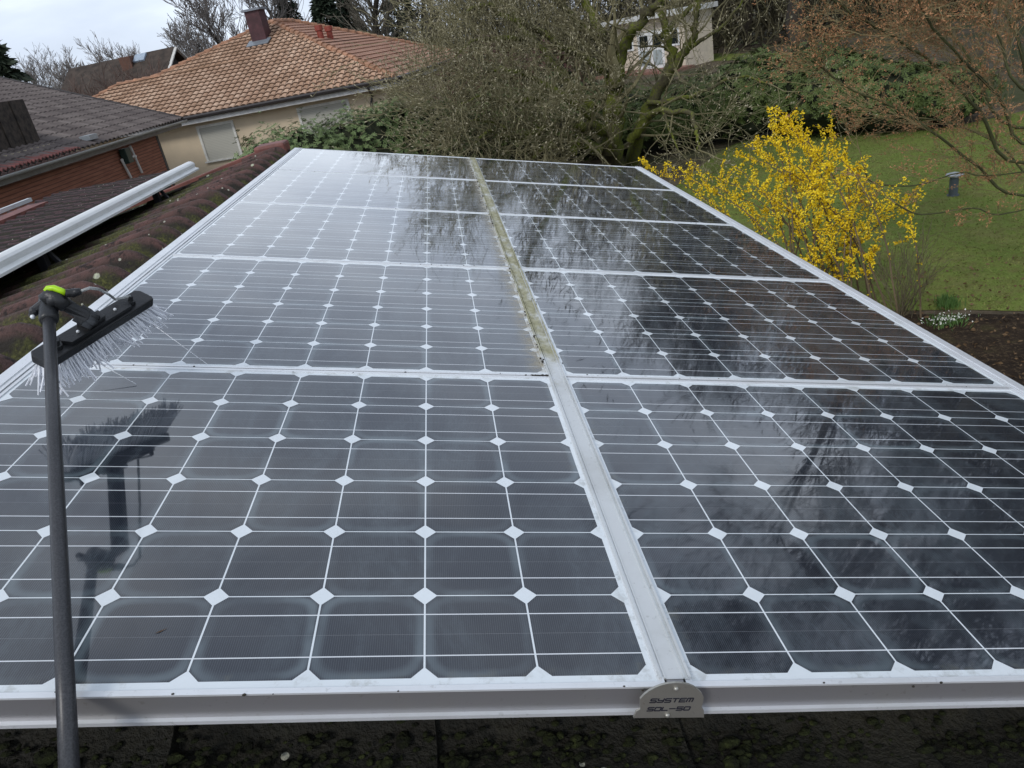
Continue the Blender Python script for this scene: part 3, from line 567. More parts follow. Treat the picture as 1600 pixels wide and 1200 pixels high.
cpt=atD(197,92,47); m=MB(); m.bb(cpt-[.3,.3,1.2],cpt+[.3,.3,.1]); m.build('chimney',simple('brick',(.13,.065,.045),.8),fh,world=True)
cpt=atpl(219,92,r0,np.cross(d,(r0-pr*hw-[0,0,dz]-r0))); m=MB(); m.box(cpt+[0,0,.06],(.7,.55,.1),np.stack([d,-(pr*hw+np.array([0,0,dz]))/math.hypot(hw,dz),np.cross(d,-(pr*hw+np.array([0,0,dz]))/math.hypot(hw,dz))],1)); m.build('skylight',simple('skylight_glass',(.35,.42,.50),.15),fh,world=True)

# ------------------------------------------------------------------ garden hut
D=44; s0=atD(962,60,D+2); s1=atD(1068,45,D-1.5); s0[2]=s1[2]=0; ed=(s1-s0); wl_=np.linalg.norm(ed); ed/=wl_; en=np.array([-ed[1],ed[0],0])
hut=thing('garden_hut','pale garden hut with flat roof and white glazed double doors behind the magnolia','garden hut',tuple(s0),math.atan2(ed[1],ed[0]))
HM=simple('hut_render',(.66,.58,.47),.85,var=.08); hzb=.2
m=MB(); m.bb((0,0,0),(wl_,2.3,2.72)); m.build('wall',HM,hut)
m=MB(); m.bb((-.5,-.6,2.73),(wl_+.3,2.5,2.98)); m.build('roof',simple('hut_fascia',(.62,.63,.62),.6),hut)
WP=simple('white_paint',(.80,.82,.82),.5); DG=simple('dark_glass',(.02,.025,.025),.15)
for x in (1.75,2.73):
    m=MB(); m.bb((x,-.06,.1),(x+.96,-.001,2.15)); dr=m.build('door',WP,hut); m=MB(); m.bb((x+.18,-.075,1.3),(x+.8,-.062,1.9)); m.build('pane',DG,dr); m=MB(); m.bb((x+.16,-.07,.3),(x+.8,-.061,1.1)); m.build('panel',simple('frosted_panel',(.40,.46,.47),.4),dr)
m=MB(); m.bb((.4,-.05,1.2),(1.4,-.001,2.1)); wn=m.build('window',WP,hut); m=MB(); m.bb((.5,-.06,1.3),(1.3,-.052,2.0)); m.build('pane',DG,wn)
m=MB(); m.bb((wl_-.9,-.05,1.2),(wl_-.3,-.001,2.1)); wn=m.build('window',WP,hut); m=MB(); m.bb((wl_-.82,-.06,1.3),(wl_-.38,-.052,2.0)); m.build('pane',DG,wn)
m=MB(); m.bb((-.4,-1.6,0),(wl_+.6,-.01,.14)); m.build('step',simple('paving_red',(.25,.13,.10),.8),hut)

# ------------------------------------------------------------------ ground
GR=Mat('leaf_litter',.95,0,.2); P=GR.pos(); n1=GR.noise(P,.25,5); n2=GR.noise(P,3,7,.7)
gc=GR.mix(GR.rng(n2,.35,.65),(.060,.048,.032),(.14,.112,.078)); gc=GR.mix(GR.m_('MULTIPLY',GR.rng(n1,.46,.60),.65),gc,(.045,.065,.022)); GR.set('Base Color',gc); GR.bump(n2,.6,.05)
m=MB(); g=np.linspace(-1,1,41); gx=np.sign(g)*np.abs(g)**2*600; P=np.stack(np.broadcast_arrays(gx[:,None],gx[None]+30,0*gx[:,None]),-1); m.grid(P[:, ::-1].transpose(1,0,2)[:, :]); go=m.build('ground',GR.m); tag(go,kind='structure')
LW=Mat('lawn_grass',.9,0,.15); P=LW.pos(); n1=LW.noise(P,.7,5,.6); n2=LW.noise(P,7,7,.72); n3=LW.noise(P,60,3,.6)
gc=LW.mix(LW.rng(n1,.35,.65),(.135,.190,.040),(.185,.235,.055)); gc=LW.mix(LW.m_('MULTIPLY',LW.rng(LW.noise(P,1.7,6,.7),.48,.66),.6),gc,(.19,.165,.07)); gc=LW.mix(LW.m_('MULTIPLY',LW.rng(n2,.44,.64),.75),gc,(.150,.140,.048)); gc=LW.mix(LW.m_('MULTIPLY',LW.rng(n3,.5,.72),.5),gc,(.060,.085,.020)); LW.set('Base Color',gc); LW.bump(LW.m_('ADD',n2,n3),.7,.03)
def poly(name,pts_,z,mat):
    m=MB(); m.add([[p[0],p[1],z] for p in pts_],[tuple(range(len(pts_)))]); o=m.build(name,mat); return tag(o,kind='structure')
def smoothpoly(pts_,n=6):
    P=np.array(pts_,float); out=[]; k=len(P)
    for i in range(k):
        p0,p1,p2,p3=P[i-1],P[i],P[(i+1)%k],P[(i+2)%k]
        for t in np.linspace(0,1,n,endpoint=False): out.append(.5*((2*p1)+(-p0+p2)*t+(2*p0-5*p1+4*p2-p3)*t*t+(-p0+3*p1-3*p2+p3)*t**3))
    return out
lawn_px=[(1065,285),(1150,225),(1262,210),(1400,203),(1500,196)]
LP=[atz(*p)[:2] for p in lawn_px]
lawn=smoothpoly([(2.2,11),*LP,(16,14.5),(20,10),(17,3.5),(9,4.6),(6.6,5.2),(5.45,5.75),(4.9,6.1),(3.4,6.9),(2.2,8)],5)
area=sum(a[0]*b[1]-b[0]*a[1] for a,b in zip(lawn,lawn[1:]+lawn[:1]))
if area<0: lawn=lawn[::-1]
poly('lawn',lawn,.008,LW.m)
SOIL=Mat('bed_soil',.95,0,.2); P=SOIL.pos(); n1=SOIL.noise(P,3,7,.7); n2=SOIL.noise(P,26,5,.75); SOIL.set('Base Color',SOIL.mix(SOIL.rng(n2,.50,.66),SOIL.ramp(n1,[(.35,(.022,.015,.011)),(.55,(.050,.034,.022)),(.7,(.075,.065,.028))]),(.13,.092,.055))); SOIL.bump(n2,1.,.05); SOIL=SOIL.m
bed=smoothpoly([(1.7,0),(2.0,7),(3.4,6.7),(4.9,5.95),(5.6,5.6),(9,4.3),(14,3),(14,-2)],4); poly('flower_bed',bed if sum(a[0]*b[1]-b[0]*a[1] for a,b in zip(bed,bed[1:]+bed[:1]))>0 else bed[::-1],.014,SOIL)
fl=[atz(*p)[:2] for p in ((1105,96),(1215,92),(1230,84),(1110,84))]; poly('far_lawn',[fl[0],fl[1],fl[2],fl[3]] if 1 else fl,.01,LW.m)
# grass blades on the lawn (nobody could count them)
from math import floor
LA=np.array(lawn)
def inside(P):
    r=np.zeros(len(P),bool); j=len(LA)-1
    for i in range(len(LA)):
        a,b=LA[i],LA[j]; c=((a[1]>P[:,1])!=(b[1]>P[:,1]))&(P[:,0]<(b[0]-a[0])*(P[:,1]-a[1])/(b[1]-a[1]+1e-12)+a[0]); r^=c; j=i
    return r
gp=rng.uniform([2,4],[14,19],(110000,2)); gp=gp[inside(gp)]; n=len(gp); h=rng.uniform(.014,.034,n); a=rng.uniform(0,2*np.pi,n); w=.009
dx=np.cos(a)*w; dy=np.sin(a)*w; ln=rng.normal(0,.02,(n,2)); z0=np.full(n,.006)
V=np.stack([np.stack([gp[:,0]-dx,gp[:,1]-dy,z0],1),np.stack([gp[:,0]+dx,gp[:,1]+dy,z0],1),np.stack([gp[:,0]+ln[:,0],gp[:,1]+ln[:,1],h],1)],1).reshape(-1,3)
m=MB(); m.add(V,np.arange(3*n).reshape(-1,3)); GB=Mat('grass_blade',.8,0,.2); P=GB.pos(); GB.set('Base Color',GB.mix(GB.rng(GB.noise(P,2.2,6,.7),.38,.62),(.14,.205,.040),(.20,.21,.065))); tag(m.build('grass',GB.m),'short patchy green grass growing on the lawn','grass',kind='stuff')

# ------------------------------------------------------------------ vegetation tools
def unit(v): v=np.asarray(v,float); return v/(np.linalg.norm(v)+1e-12)
def grow(mb,tips,p,d,L,r,depth,o):
    """one branch and its children; tips collects (point, direction)"""
    n=o.get('seg',4); P=[p]; dd=unit(d)
    for k in range(n):
        dd=unit(dd+rng.normal(0,o['wig'],3)+np.array([0,0,o['up']])*(1/n)); P.append(P[-1]+dd*L/n)
    P=np.array(P); rr=np.linspace(r,max(r*.45,o['rmin']),n+1); mb.tube(P,rr,5 if r>.03 else (4 if r>.012 else 3),cap=False)
    if depth<=0: tips.append((P[-1],dd)); tips.append((P[n//2],dd)); return
    k=rng.integers(o['kids'][0],o['kids'][1]+1)
    for i in range(k):
        t=rng.uniform(.25,1) if i else 1.; q=t*n; j=min(int(q),n-1); b=P[j]+(P[j+1]-P[j])*(q-j)
        ax=unit(P[j+1]-P[j]); s=rng.normal(0,1,3); s=unit(s-ax*np.dot(s,ax)); a=rng.uniform(*o['ang']) if i else rng.uniform(.05,.35)
        nd=ax*math.cos(a)+s*math.sin(a)
        grow(mb,tips,b,nd,L*rng.uniform(*o['dec']),max(rr[j]*o['rdec'],o['rmin']),depth-1,o)
def limb(mb,pts,r0,r1,k=7):
    P=np.array(pts,float); out=[]; n=len(P)
    for i in range(n-1):
        a=P[max(i-1,0)];b=P[i];c=P[i+1];d=P[min(i+2,n-1)]
        for t in np.linspace(0,1,5,endpoint=(i==n-2)): out.append(.5*(2*b+(c-a)*t+(2*a-5*b+4*c-d)*t*t+(3*b-a-3*c+d)*t**3))
    out=np.array(out); out[1:-1]+=rng.normal(0,r0*.25,(len(out)-2,3)); rr=np.linspace(r0,r1,len(out)); mb.tube(out,rr,k,cap=False); return out,rr
def blades(mb,C,D,ln,w,mi=0,spread=.6,flat=None):
    """one kite-shaped leaf/bud per point: C centres, D directions"""
    C=np.asarray(C,float); n=len(C); D=np.asarray(D,float)+rng.normal(0,spread,(n,3)); D/=np.linalg.norm(D,axis=1)[:,None]+1e-9
    S=np.cross(D,rng.normal(0,1,(n,3))); S/=np.linalg.norm(S,axis=1)[:,None]+1e-9
    l=rng.uniform(.7,1.25,n)[:,None]*ln; ww=rng.uniform(.75,1.2,n)[:,None]*w
    V=np.stack([C,C+D*l*.5+S*ww*.5,C+D*l,C+D*l*.5-S*ww*.5],1).reshape(-1,3); mb.add(V,np.arange(4*n).reshape(-1,4),mi)
def leafmat(name,stops,rough=.55,scale=2.5,spec=.4):
    M=Mat(name,rough,0,spec); P=M.pos(); n=M.m_('ADD',M.m_('MULTIPLY',M.noise(P,scale,3),.6),M.m_('MULTIPLY',M.noise(P,scale*14,2),.45)); M.set('Base Color',M.ramp(n,stops)); return M.m
BARK_M=leafmat('mossy_bark',[(.32,(.055,.048,.034)),(.48,(.10,.092,.050)),(.56,(.13,.15,.030)),(.75,(.21,.23,.045))],.9,1.6,.2)
TWIG=leafmat('twig_bark',[(.3,(.135,.120,.062)),(.7,(.27,.245,.145))],.9,3,.2)
BARK_D=leafmat('dark_bark',[(.3,(.030,.026,.022)),(.7,(.07,.06,.048))],.9,2,.2)
BUD=leafmat('fuzzy_bud',[(.3,(.26,.23,.15)),(.7,(.46,.42,.30))],.8,4,.2)

# ------------------------------------------------------------------ magnolia (mossy tree behind the array)
mag=thing('magnolia_tree','large mossy tree with budding twigs right behind the far end of the array','tree',tuple(atz(960,262)))
def A(x,y,D): return atD(x if x>=800 else 800-(800-x)*.62,y,D)
base=atz(958,262); tr=MB(); tips=[]; tw=MB()
L1=[]
trunk=[base-[0,0,.1],A(958,225,17.2),A(956,170,17.),A(962,130,16.8)]; L1.append(limb(tr,trunk,.26,.17,9))
L1.append(limb(tr,[A(962,130,16.8),A(972,75,16.6),A(1000,35,16.3),A(1030,5,16.1),A(1060,-40,16)],.16,.06))
L1.append(limb(tr,[A(958,140,17),A(945,80,17),A(925,20,17.2),A(900,-60,17.4),A(880,-150,17.4)],.14,.05))
b2=atz(985,256); L1.append(limb(tr,[b2-[0,0,.1],A(1000,195,17.4),A(1030,140,17.2),A(1048,95,17),A(1040,45,17),A(1030,-10,17)],.18,.06))
L1.append(limb(tr,[A(1042,115,17.1),A(1070,85,16.8),A(1085,50,16.6),A(1088,10,16.6),A(1100,-50,16.5)],.11,.04))
L1.append(limb(tr,[A(1075,78,16.8),A(1100,60,16.4),A(1130,40,16.2),A(1160,0,16)],.05,.02))
L1.append(limb(tr,[A(985,220,17.2),A(1010,185,16.8),A(1035,172,16.3),A(1080,180,15.8),A(1090,215,15.4),A(1092,235,15.2)],.10,.02))
L1.append(limb(tr,[A(1035,172,16.3),A(1045,200,15.9),A(1060,235,15.6)],.04,.015))
L1.append(limb(tr,[A(945,205,17),A(900,195,16.2),A(850,200,15.6),A(815,215,15.2),A(770,195,15)],.13,.03))
L1.append(limb(tr,[A(935,235,17),A(900,215,16.5),A(895,235,16),A(860,225,15.6),A(830,246,15.3)],.16,.05))
L1.append(limb(tr,[A(925,185,16.6),A(880,150,16),A(820,120,15.5),A(760,110,15),A(700,120,14.7)],.10,.02))
L1.append(limb(tr,[A(945,110,17),A(880,70,16.4),A(800,30,16),A(730,10,15.7),A(680,20,15.5)],.10,.02))
L1.append(limb(tr,[A(850,200,15.6),A(790,215,15),A(740,205,14.6),A(705,225,14.4)],.07,.02))
L1.append(limb(tr,[A(850,150,15.8),A(780,160,15),A(720,150,14.6),A(665,165,14.3)],.06,.015))
L1.append(limb(tr,[A(820,60,16),A(760,60,15.5),A(700,65,15.2),A(655,90,15)],.06,.015))
L1.append(limb(tr,[A(800,210,15.4),A(740,190,15),A(690,190,14.7),A(650,215,14.4)],.05,.015))
L1.append(limb(tr,[A(930,170,17),A(880,120,17.5),A(830,60,17.9),A(770,0,18),A(730,-60,18)],.11,.03))
L1.append(limb(tr,[A(930,60,17.2),A(870,0,16.8),A(800,-60,16.5),A(740,-90,16.2)],.09,.03))
L1.append(limb(tr,[A(1030,60,17),A(1080,10,17.6),A(1150,-30,18),A(1200,-50,18.2)],.07,.02))
L1.append(limb(tr,[A(1010,160,17),A(1080,150,17.2),A(1150,120,17.3),A(1200,130,17)],.06,.015))
par=dict(seg=4,wig=.20,up=.16,kids=(2,4),ang=(.45,1.15),dec=(.55,.82),rdec=.55,rmin=.0045)
for li,(P,rr) in enumerate(L1):
    n=len(P)
    for j in range(2,n):
        nb=(2 if li in (8,9,10,11,12,13) else 1) if rr[j]<.10 else 1
        if li in (5,6,7,18,19) and j%2: continue
        if li in (1,3,4,5,19) and rng.random()<.6: continue
        for _ in range(nb):
            ax=unit(P[min(j+1,n-1)]-P[j-1]); s=rng.normal(0,1,3); s[2]+=.3; s=unit(s-ax*np.dot(s,ax)); a=rng.uniform(.5,1.2)
            grow(tw,tips,P[j],ax*math.cos(a)+s*math.sin(a),rng.uniform(.7,1.25),max(.010,rr[j]*.3),2 if rng.random()<.45 else 3,par)
    grow(tw,tips,P[-1],P[-1]-P[-2],.9,max(.010,rr[-1]),3,par)
tr.build('trunk',BARK_M,mag,smooth=True,world=True)
cw=tw.build('crown',[TWIG],mag,world=True)
Tp=np.array([t[0] for t in tips]); Td=np.array([t[1] for t in tips])
print('magnolia tips',len(Tp))
m=MB(); blades(m,Tp,Td+[0,0,.5],.060,.022,spread=.3); k=rng.random(len(Tp))<.6; blades(m,Tp[k]+rng.normal(0,.05,(k.sum(),3)),Td[k]+[0,0,.4],.05,.018,spread=.5); m.build('buds',BUD,mag,world=True)

# ------------------------------------------------------------------ rhododendron hedges
LEAF=leafmat('rhododendron_leaf',[(.30,(.034,.048,.014)),(.46,(.070,.098,.027)),(.60,(.125,.165,.050)),(.78,(.20,.25,.09))],.55,1.8,.3)
LEAF2=leafmat('laurel_leaf',[(.30,(.055,.085,.028)),(.50,(.115,.165,.058)),(.72,(.24,.30,.14))],.55,2.0,.3)
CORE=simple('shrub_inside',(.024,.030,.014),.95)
def shrub(name,label,cat,blobs,nleaf,mat,ls=.13,lw=.045,group=None):
    B=np.array(blobs,float); root=thing(name,label,cat,(B[:,0].mean(),B[:,1].mean(),0),group=group)
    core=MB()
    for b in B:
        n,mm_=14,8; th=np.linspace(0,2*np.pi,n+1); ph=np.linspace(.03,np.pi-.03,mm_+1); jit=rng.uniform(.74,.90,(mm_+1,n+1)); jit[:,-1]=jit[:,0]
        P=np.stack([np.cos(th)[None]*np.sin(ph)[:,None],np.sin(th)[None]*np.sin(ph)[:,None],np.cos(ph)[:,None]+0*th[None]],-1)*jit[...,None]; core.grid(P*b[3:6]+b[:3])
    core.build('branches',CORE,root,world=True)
    wts=(B[:,3]*B[:,5]+B[:,4]*B[:,5]+B[:,3]*B[:,4]); cnt=(wts/wts.sum()*nleaf/7).astype(int); lf=MB()
    for b,n in zip(B,cnt):
        d=rng.normal(0,1,(n,3)); d[:,2]=np.abs(d[:,2])*1.0-.25; d/=np.linalg.norm(d,axis=1)[:,None]
        rad=1+rng.normal(0,.055,n)+.10*np.sin(d[:,0]*7+b[0]*3)*np.cos(d[:,1]*6+b[1])+.06*np.sin(d[:,2]*13+d[:,0]*9); c=b[:3]+d*b[3:6]*rad[:,None]
        ok=np.ones(n,bool)
        for q in B:
            if q is b: continue
            ok&=(((c-q[:3])/q[3:6])**2).sum(1)>.72
        c=c[ok & (c[:,2]>.02)]; dn=d[ok & ((b[:3]+d*b[3:6]*rad[:,None])[:,2]>.02)]
        if not len(c): continue
        c=np.repeat(c,7,0); dn=np.repeat(dn,7,0); k=np.tile(np.arange(7),len(c)//7)*2*np.pi/7+rng.uniform(0,6,len(c)//7).repeat(7)
        a=np.cross(dn,[.3,.2,.9]); a/=np.linalg.norm(a,axis=1)[:,None]+1e-9; bb=np.cross(dn,a)
        D_=a*np.cos(k)[:,None]+bb*np.sin(k)[:,None]+dn*rng.uniform(-.15,.55,len(c))[:,None]; D_[:,2]-=.15
        D_/=np.linalg.norm(D_,axis=1)[:,None]; Sd=np.cross(D_,dn); Sd/=np.linalg.norm(Sd,axis=1)[:,None]+1e-9
        l=rng.uniform(.7,1.2,len(c))[:,None]*ls; w=rng.uniform(.8,1.2,len(c))[:,None]*lw; mid=c+D_*l*.55+dn*l*.06
        V=np.stack([c,mid+Sd*w*.5,c+D_*l,mid-Sd*w*.5],1).reshape(-1,3); lf.add(V,np.arange(4*len(c)).reshape(-1,4))
    lf.build('foliage',mat,root,world=True,smooth=False); return root
def blobline(pts,nper,r,zfac=(.9,1.15)):
    out=[]
    for (a,b) in zip(pts[:-1],pts[1:]):
        a=np.array(a,float);b=np.array(b,float)
        for t in np.linspace(0,1,nper,endpoint=False):
            p=a+(b-a)*t; h=p[2]*rng.uniform(.88,1.08); rr=r*rng.uniform(.8,1.2); out.append((p[0]+rng.normal(0,.15),p[1]+rng.normal(0,.15),h*.5,rr,rr,h*.55))
    return out
def hp(x,y,D,ytop): # base at distance D below pixel x, height so the top shows at ytop
    p=atD(x,ytop,D); return (p[0],p[1],p[2])
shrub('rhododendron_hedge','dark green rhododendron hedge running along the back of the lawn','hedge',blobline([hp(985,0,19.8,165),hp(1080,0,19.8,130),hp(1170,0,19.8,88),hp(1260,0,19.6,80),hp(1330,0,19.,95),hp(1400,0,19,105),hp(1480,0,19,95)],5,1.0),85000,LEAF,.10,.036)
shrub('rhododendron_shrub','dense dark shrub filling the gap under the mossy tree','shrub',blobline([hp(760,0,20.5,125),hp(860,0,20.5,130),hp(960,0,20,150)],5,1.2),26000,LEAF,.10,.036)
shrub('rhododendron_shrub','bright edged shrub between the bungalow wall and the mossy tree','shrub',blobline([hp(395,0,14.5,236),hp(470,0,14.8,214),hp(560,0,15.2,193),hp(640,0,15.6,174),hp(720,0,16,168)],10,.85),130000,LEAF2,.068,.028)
shrub('laurel_bush','small light green bush in front of the left shuttered window','shrub',[(*(atD(352,262,13.5)*[1,1,0]+[0,0,.95]),.45,.45,1.1),(*(atD(395,245,13.8)*[1,1,0]+[0,0,.95]),.4,.45,1.05)],9000,LEAF2,.10,.042)
shrub('dark_shrub','reddish brown shrub showing through the middle of the mossy tree','shrub',[(*(atD(745,95,24)*[1,1,0]+[0,0,1.6]),1.5,1.2,1.7),(*(atD(830,95,25)*[1,1,0]+[0,0,1.5]),1.8,1.2,1.5)],9000,leafmat('reddish_leaf',[(.3,(.05,.022,.016)),(.7,(.13,.06,.045))],.5),.12,.05)

# ------------------------------------------------------------------ forsythia
fb_=atz(1300,505); fb_[2]=0
fo=thing('forsythia','bright yellow forsythia in full bloom beside the right edge of the array','shrub',tuple(fb_))
st=MB(); P_=[];Dd=[]
fr_=dict(seg=4,wig=.10,up=.10,kids=(2,3),ang=(.25,.7),dec=(.5,.75),rdec=.6,rmin=.003)
targets=[(1222,190,9.1),(1240,205,8.6),(1255,215,9.3),(1205,215,8.8),(1180,235,9.4),(1165,245,8.5),(1145,240,9.0),(1270,240,9.4),(1300,240,8.6),(1320,240,9.),(1345,262,8.8),(1350,300,8.4),(1395,322,8.6),(1412,318,9.0),(1110,300,9.0),(1075,280,9.6),(1040,272,9.9),(1010,262,10.2),(1140,285,8.4),(1180,290,8.2),(1290,280,8.3),(1230,250,8.2),(1330,340,8.2),(1360,370,8.4),(1260,300,8.0),(1210,320,8.3),(1170,330,8.8),(1305,210,9.6),(1150,262,9.8),(1090,305,9.2),(1200,265,9.6),(1370,300,9.4),(1250,345,7.9),(1300,400,8.0),(1340,430,8.0),(1120,290,9.8),(1270,420,7.8),(1360,400,8.1),(1330,300,8.6),(1280,340,8.0),(1215,290,8.9),(1100,270,10),(1226,180,9.0),(1210,196,9.0),(1262,205,9.2),(1418,316,9.1),(1400,335,9.0)]
for (x,y,D) in targets:
    tgt=atD(x,y,D); b=fb_+np.array([*rng.normal(0,.28,2),0]); c=b+(tgt-b)*[.25,.25,.55]; c2=b+(tgt-b)*[.65,.65,.88]
    P,rr=limb(st,[b,c,c2,tgt],.013,.004,4)
    for j in range(4,len(P)):
        nn_=2 if j<8 else 8
        for _ in range(nn_): P_.append(P[j]+(P[j-1]-P[j])*rng.random()+rng.normal(0,.018,3)); Dd.append(rng.normal(0,1,3))
        if rng.random()<.55 and j>6:
            tp=[]; s=rng.normal(0,.7,3)+[0,0,1.0]; L_=rng.uniform(.12,.42); d_=unit(s); q=[P[j]]
            for k in range(5): d_=unit(d_+rng.normal(0,.16,3)+[0,0,.05]); q.append(q[-1]+d_*L_/5)
            st.tube(np.array(q),[.004,.0035,.003,.003,.0025,.002],3,cap=False)
            for k in range(1,6):
                for _ in range(6): P_.append(q[k-1]+(q[k]-q[k-1])*rng.random()+rng.normal(0,.012,3)); Dd.append(rng.normal(0,1,3))
st.build('stems',leafmat('forsythia_stem',[(.3,(.08,.055,.03)),(.7,(.16,.12,.07))],.8),fo,world=True)
P_=np.array(P_);Dd=np.array(Dd); print('forsythia flowers',len(P_))
fl_=MB()
for k in range(3): blades(fl_,P_,Dd,.031,.0135,spread=.9)
YEL=leafmat('forsythia_petal',[(.3,(.60,.38,.008)),(.5,(.88,.64,.012)),(.8,(.97,.80,.05))],.6,4); fl_.build('flowers',YEL,fo,world=True)

# bare shrub, bulbs, garden light ------------------------------------------
bs=thing('bare_shrub','small leafless shrub on the lawn edge right of the forsythia','shrub',tuple(atz(1412,492)))
m=MB(); tp=[]; b0=atz(1412,492)
for k in range(26): grow(m,tp,b0+np.array([*rng.normal(0,.06,2),0]),np.array([*rng.normal(0,.42,2),1.]),rng.uniform(.35,.55),.006,2,dict(seg=3,wig=.12,up=.1,kids=(2,3),ang=(.2,.6),dec=(.5,.8),rdec=.6,rmin=.0022))
m.build('twigs',leafmat('pale_twig',[(.3,(.10,.085,.05)),(.7,(.18,.15,.09))],.8),bs,world=True)
sn=thing('spring_bulbs','clump of green leaves with tiny white flowers where lawn meets soil','plant',tuple(atz(1478,507)))
m=MB(); c0=atz(1478,507); n=240; Q=c0+np.stack([rng.normal(0,.10,n),rng.normal(0,.07,n),np.zeros(n)],1); blades(m,Q,np.tile([0,0,1.],(n,1)),.09,.010,spread=.35)
Q=c0+[.25,.35,0]+np.stack([rng.normal(0,.06,200),rng.normal(0,.05,200),np.zeros(200)],1); blades(m,Q,np.tile([0,0,1.],(200,1)),.16,.010,spread=.2); m.build('leaves',leafmat('bulb_leaf',[(.3,(.05,.11,.03)),(.7,(.11,.20,.05))],.5),sn,world=True)
m=MB(); Q=c0+np.stack([rng.normal(0,.11,130),rng.normal(0,.06,130),rng.uniform(.05,.09,130)],1); blades(m,Q,np.tile([0,0,1.],(130,1)),.022,.016,spread=1); m.build('flowers',simple('white_petal',(.75,.76,.70),.6),sn,world=True)
lb=atz(1489,306); gl_=thing('garden_light','small grey bollard light with flat cap standing on the lawn','garden light',tuple(lb))
LAMPM=simple('grey_lamp',(.10,.12,.14),.45,.3)
m=MB(); m.tube([(0,0,0),(0,0,.02),(0,0,.021),(0,0,.29)],[.085,.085,.062,.062],16); m.build('post',LAMPM,gl_,bevel=0)
m=MB(); m.tube([(0,0,.291),(0,0,.33)],.045,12); m.build('lens',simple('lamp_lens',(.45,.46,.44),.3),gl_)
m=MB(); m.tube([(0,0,.331),(0,0,.345),(0,0,.375)],[.125,.125,.03],18); m.build('cap',simple('light_grey_cap',(.40,.43,.46),.4,.3),gl_)
m=MB(); n=2600; Q=np.stack([rng.uniform(2,9,n),rng.uniform(3.2,7.2,n),rng.uniform(.02,.035,n)],1); blades(m,Q,np.concatenate([rng.normal(0,1,(n,2)),rng.uniform(0,.25,(n,1))],1),.045,.026,spread=.15); tag(m.build('fallen_leaves',leafmat('fallen_leaf',[(.3,(.07,.04,.02)),(.6,(.16,.10,.05)),(.8,(.26,.19,.11))],.8,9)),'small brown fallen leaves on the dark soil by the lawn','leaves',kind='stuff')
# ------------------------------------------------------------------ maple at the right
mb_=np.array([7.6,6.2,0]); mp_=thing('maple_tree','tree with orange brown budding twigs reaching in from the right','tree',tuple(mb_))
tr=MB(); tw=MB(); tips=[]; Ls=[]
Ls.append(limb(tr,[mb_,mb_+[-.1,.1,.9],mb_+[-.2,.3,1.8]],.13,.07,9)); fk=mb_+np.array([-.2,.3,1.7]); fk0=mb_+np.array([-.1,.1,.95])
def mlimb(*pp,r=.05,s=fk): Ls.append(limb(tr,[s]+[atD(*q) for q in pp],r,.010,6))
mlimb((1600,305,9.4),(1530,262,9.3),(1470,215,9.2),(1400,170,9.1),(1330,140,9.0),(1285,105,8.9),r=0.0174,s=fk0)
mlimb((1600,255,9.6),(1530,175,9.4),(1470,110,9.2),(1400,60,9),(1330,20,8.8),(1290,-10,8.7),r=0.0207)
mlimb((1590,200,9.9),(1520,100,9.9),(1460,20,9.8),(1400,-50,9.8),(1350,-110,9.8),r=0.0207)
mlimb((1620,230,9),(1560,150,8.8),(1500,90,8.5),(1450,30,8.3),(1420,-30,8.2),r=0.0174)
mlimb((1640,180,9.6),(1590,60,9.7),(1540,-50,9.8),(1500,-150,9.9),r=0.0242)
mlimb((1640,280,10.2),(1560,225,10.5),(1480,190,10.7),(1420,185,10.9),(1370,175,11),r=0.0140)
mlimb((1590,330,8.9),(1520,325,8.7),(1440,335,8.5),(1400,318,8.4),r=0.0067,s=fk0+[0,0,.2])
mlimb((1570,272,9.2),(1500,270,9),(1430,290,8.9),(1365,285,8.8),(1350,262,8.8),r=0.0067,s=fk0+[0,0,.3])
mlimb((1680,120,9),(1640,-20,8.8),(1590,-140,8.7),r=0.0242)
mlimb((1620,150,8.0),(1560,60,7.8),(1520,-10,7.6),(1480,-60,7.6),r=0.0140)
mo=dict(seg=3,wig=.16,up=.10,kids=(2,4),ang=(.3,.85),dec=(.55,.80),rdec=.55,rmin=.0025)
for i,(P,rr) in enumerate(Ls[1:]):
    n=len(P); thin=i in (6,7)
    for j in range(4,n):
        for _ in range(1 if thin else 4):
            if P[j][2]<2.5 and rng.random()<.7: continue
            ax=unit(P[min(j+1,n-1)]-P[j-1]); s=rng.normal(0,1,3); s=unit(s-ax*np.dot(s,ax)); a=rng.uniform(.35,.8)
            grow(tw,tips,P[j],ax*math.cos(a)+s*math.sin(a),rng.uniform(.2,.42)*(.5 if thin else 1),max(.0032,rr[j]*.22),2,mo)
    grow(tw,tips,P[-1],P[-1]-P[-2],.4,.008,2,mo)
tr.build('trunk',leafmat('olive_bark',[(.3,(.035,.035,.018)),(.6,(.075,.080,.030)),(.8,(.11,.11,.05))],.85,3),mp_,smooth=True,world=True); tw.build('crown',leafmat('maple_twig',[(.3,(.14,.115,.055)),(.7,(.27,.215,.105))],.85),mp_,world=True)
Tp=np.array([t[0] for t in tips]);Td=np.array([t[1] for t in tips]); print('maple tips',len(Tp))
m=MB(); Q=np.repeat(Tp,4,0); blades(m,Q+rng.normal(0,.010,Q.shape),np.repeat(Td,4,0),.028,.011,spread=.9); m.build('buds',leafmat('maple_bud',[(.3,(.29,.135,.062)),(.6,(.46,.235,.11)),(.8,(.60,.36,.18))],.6,6),mp_,world=True)

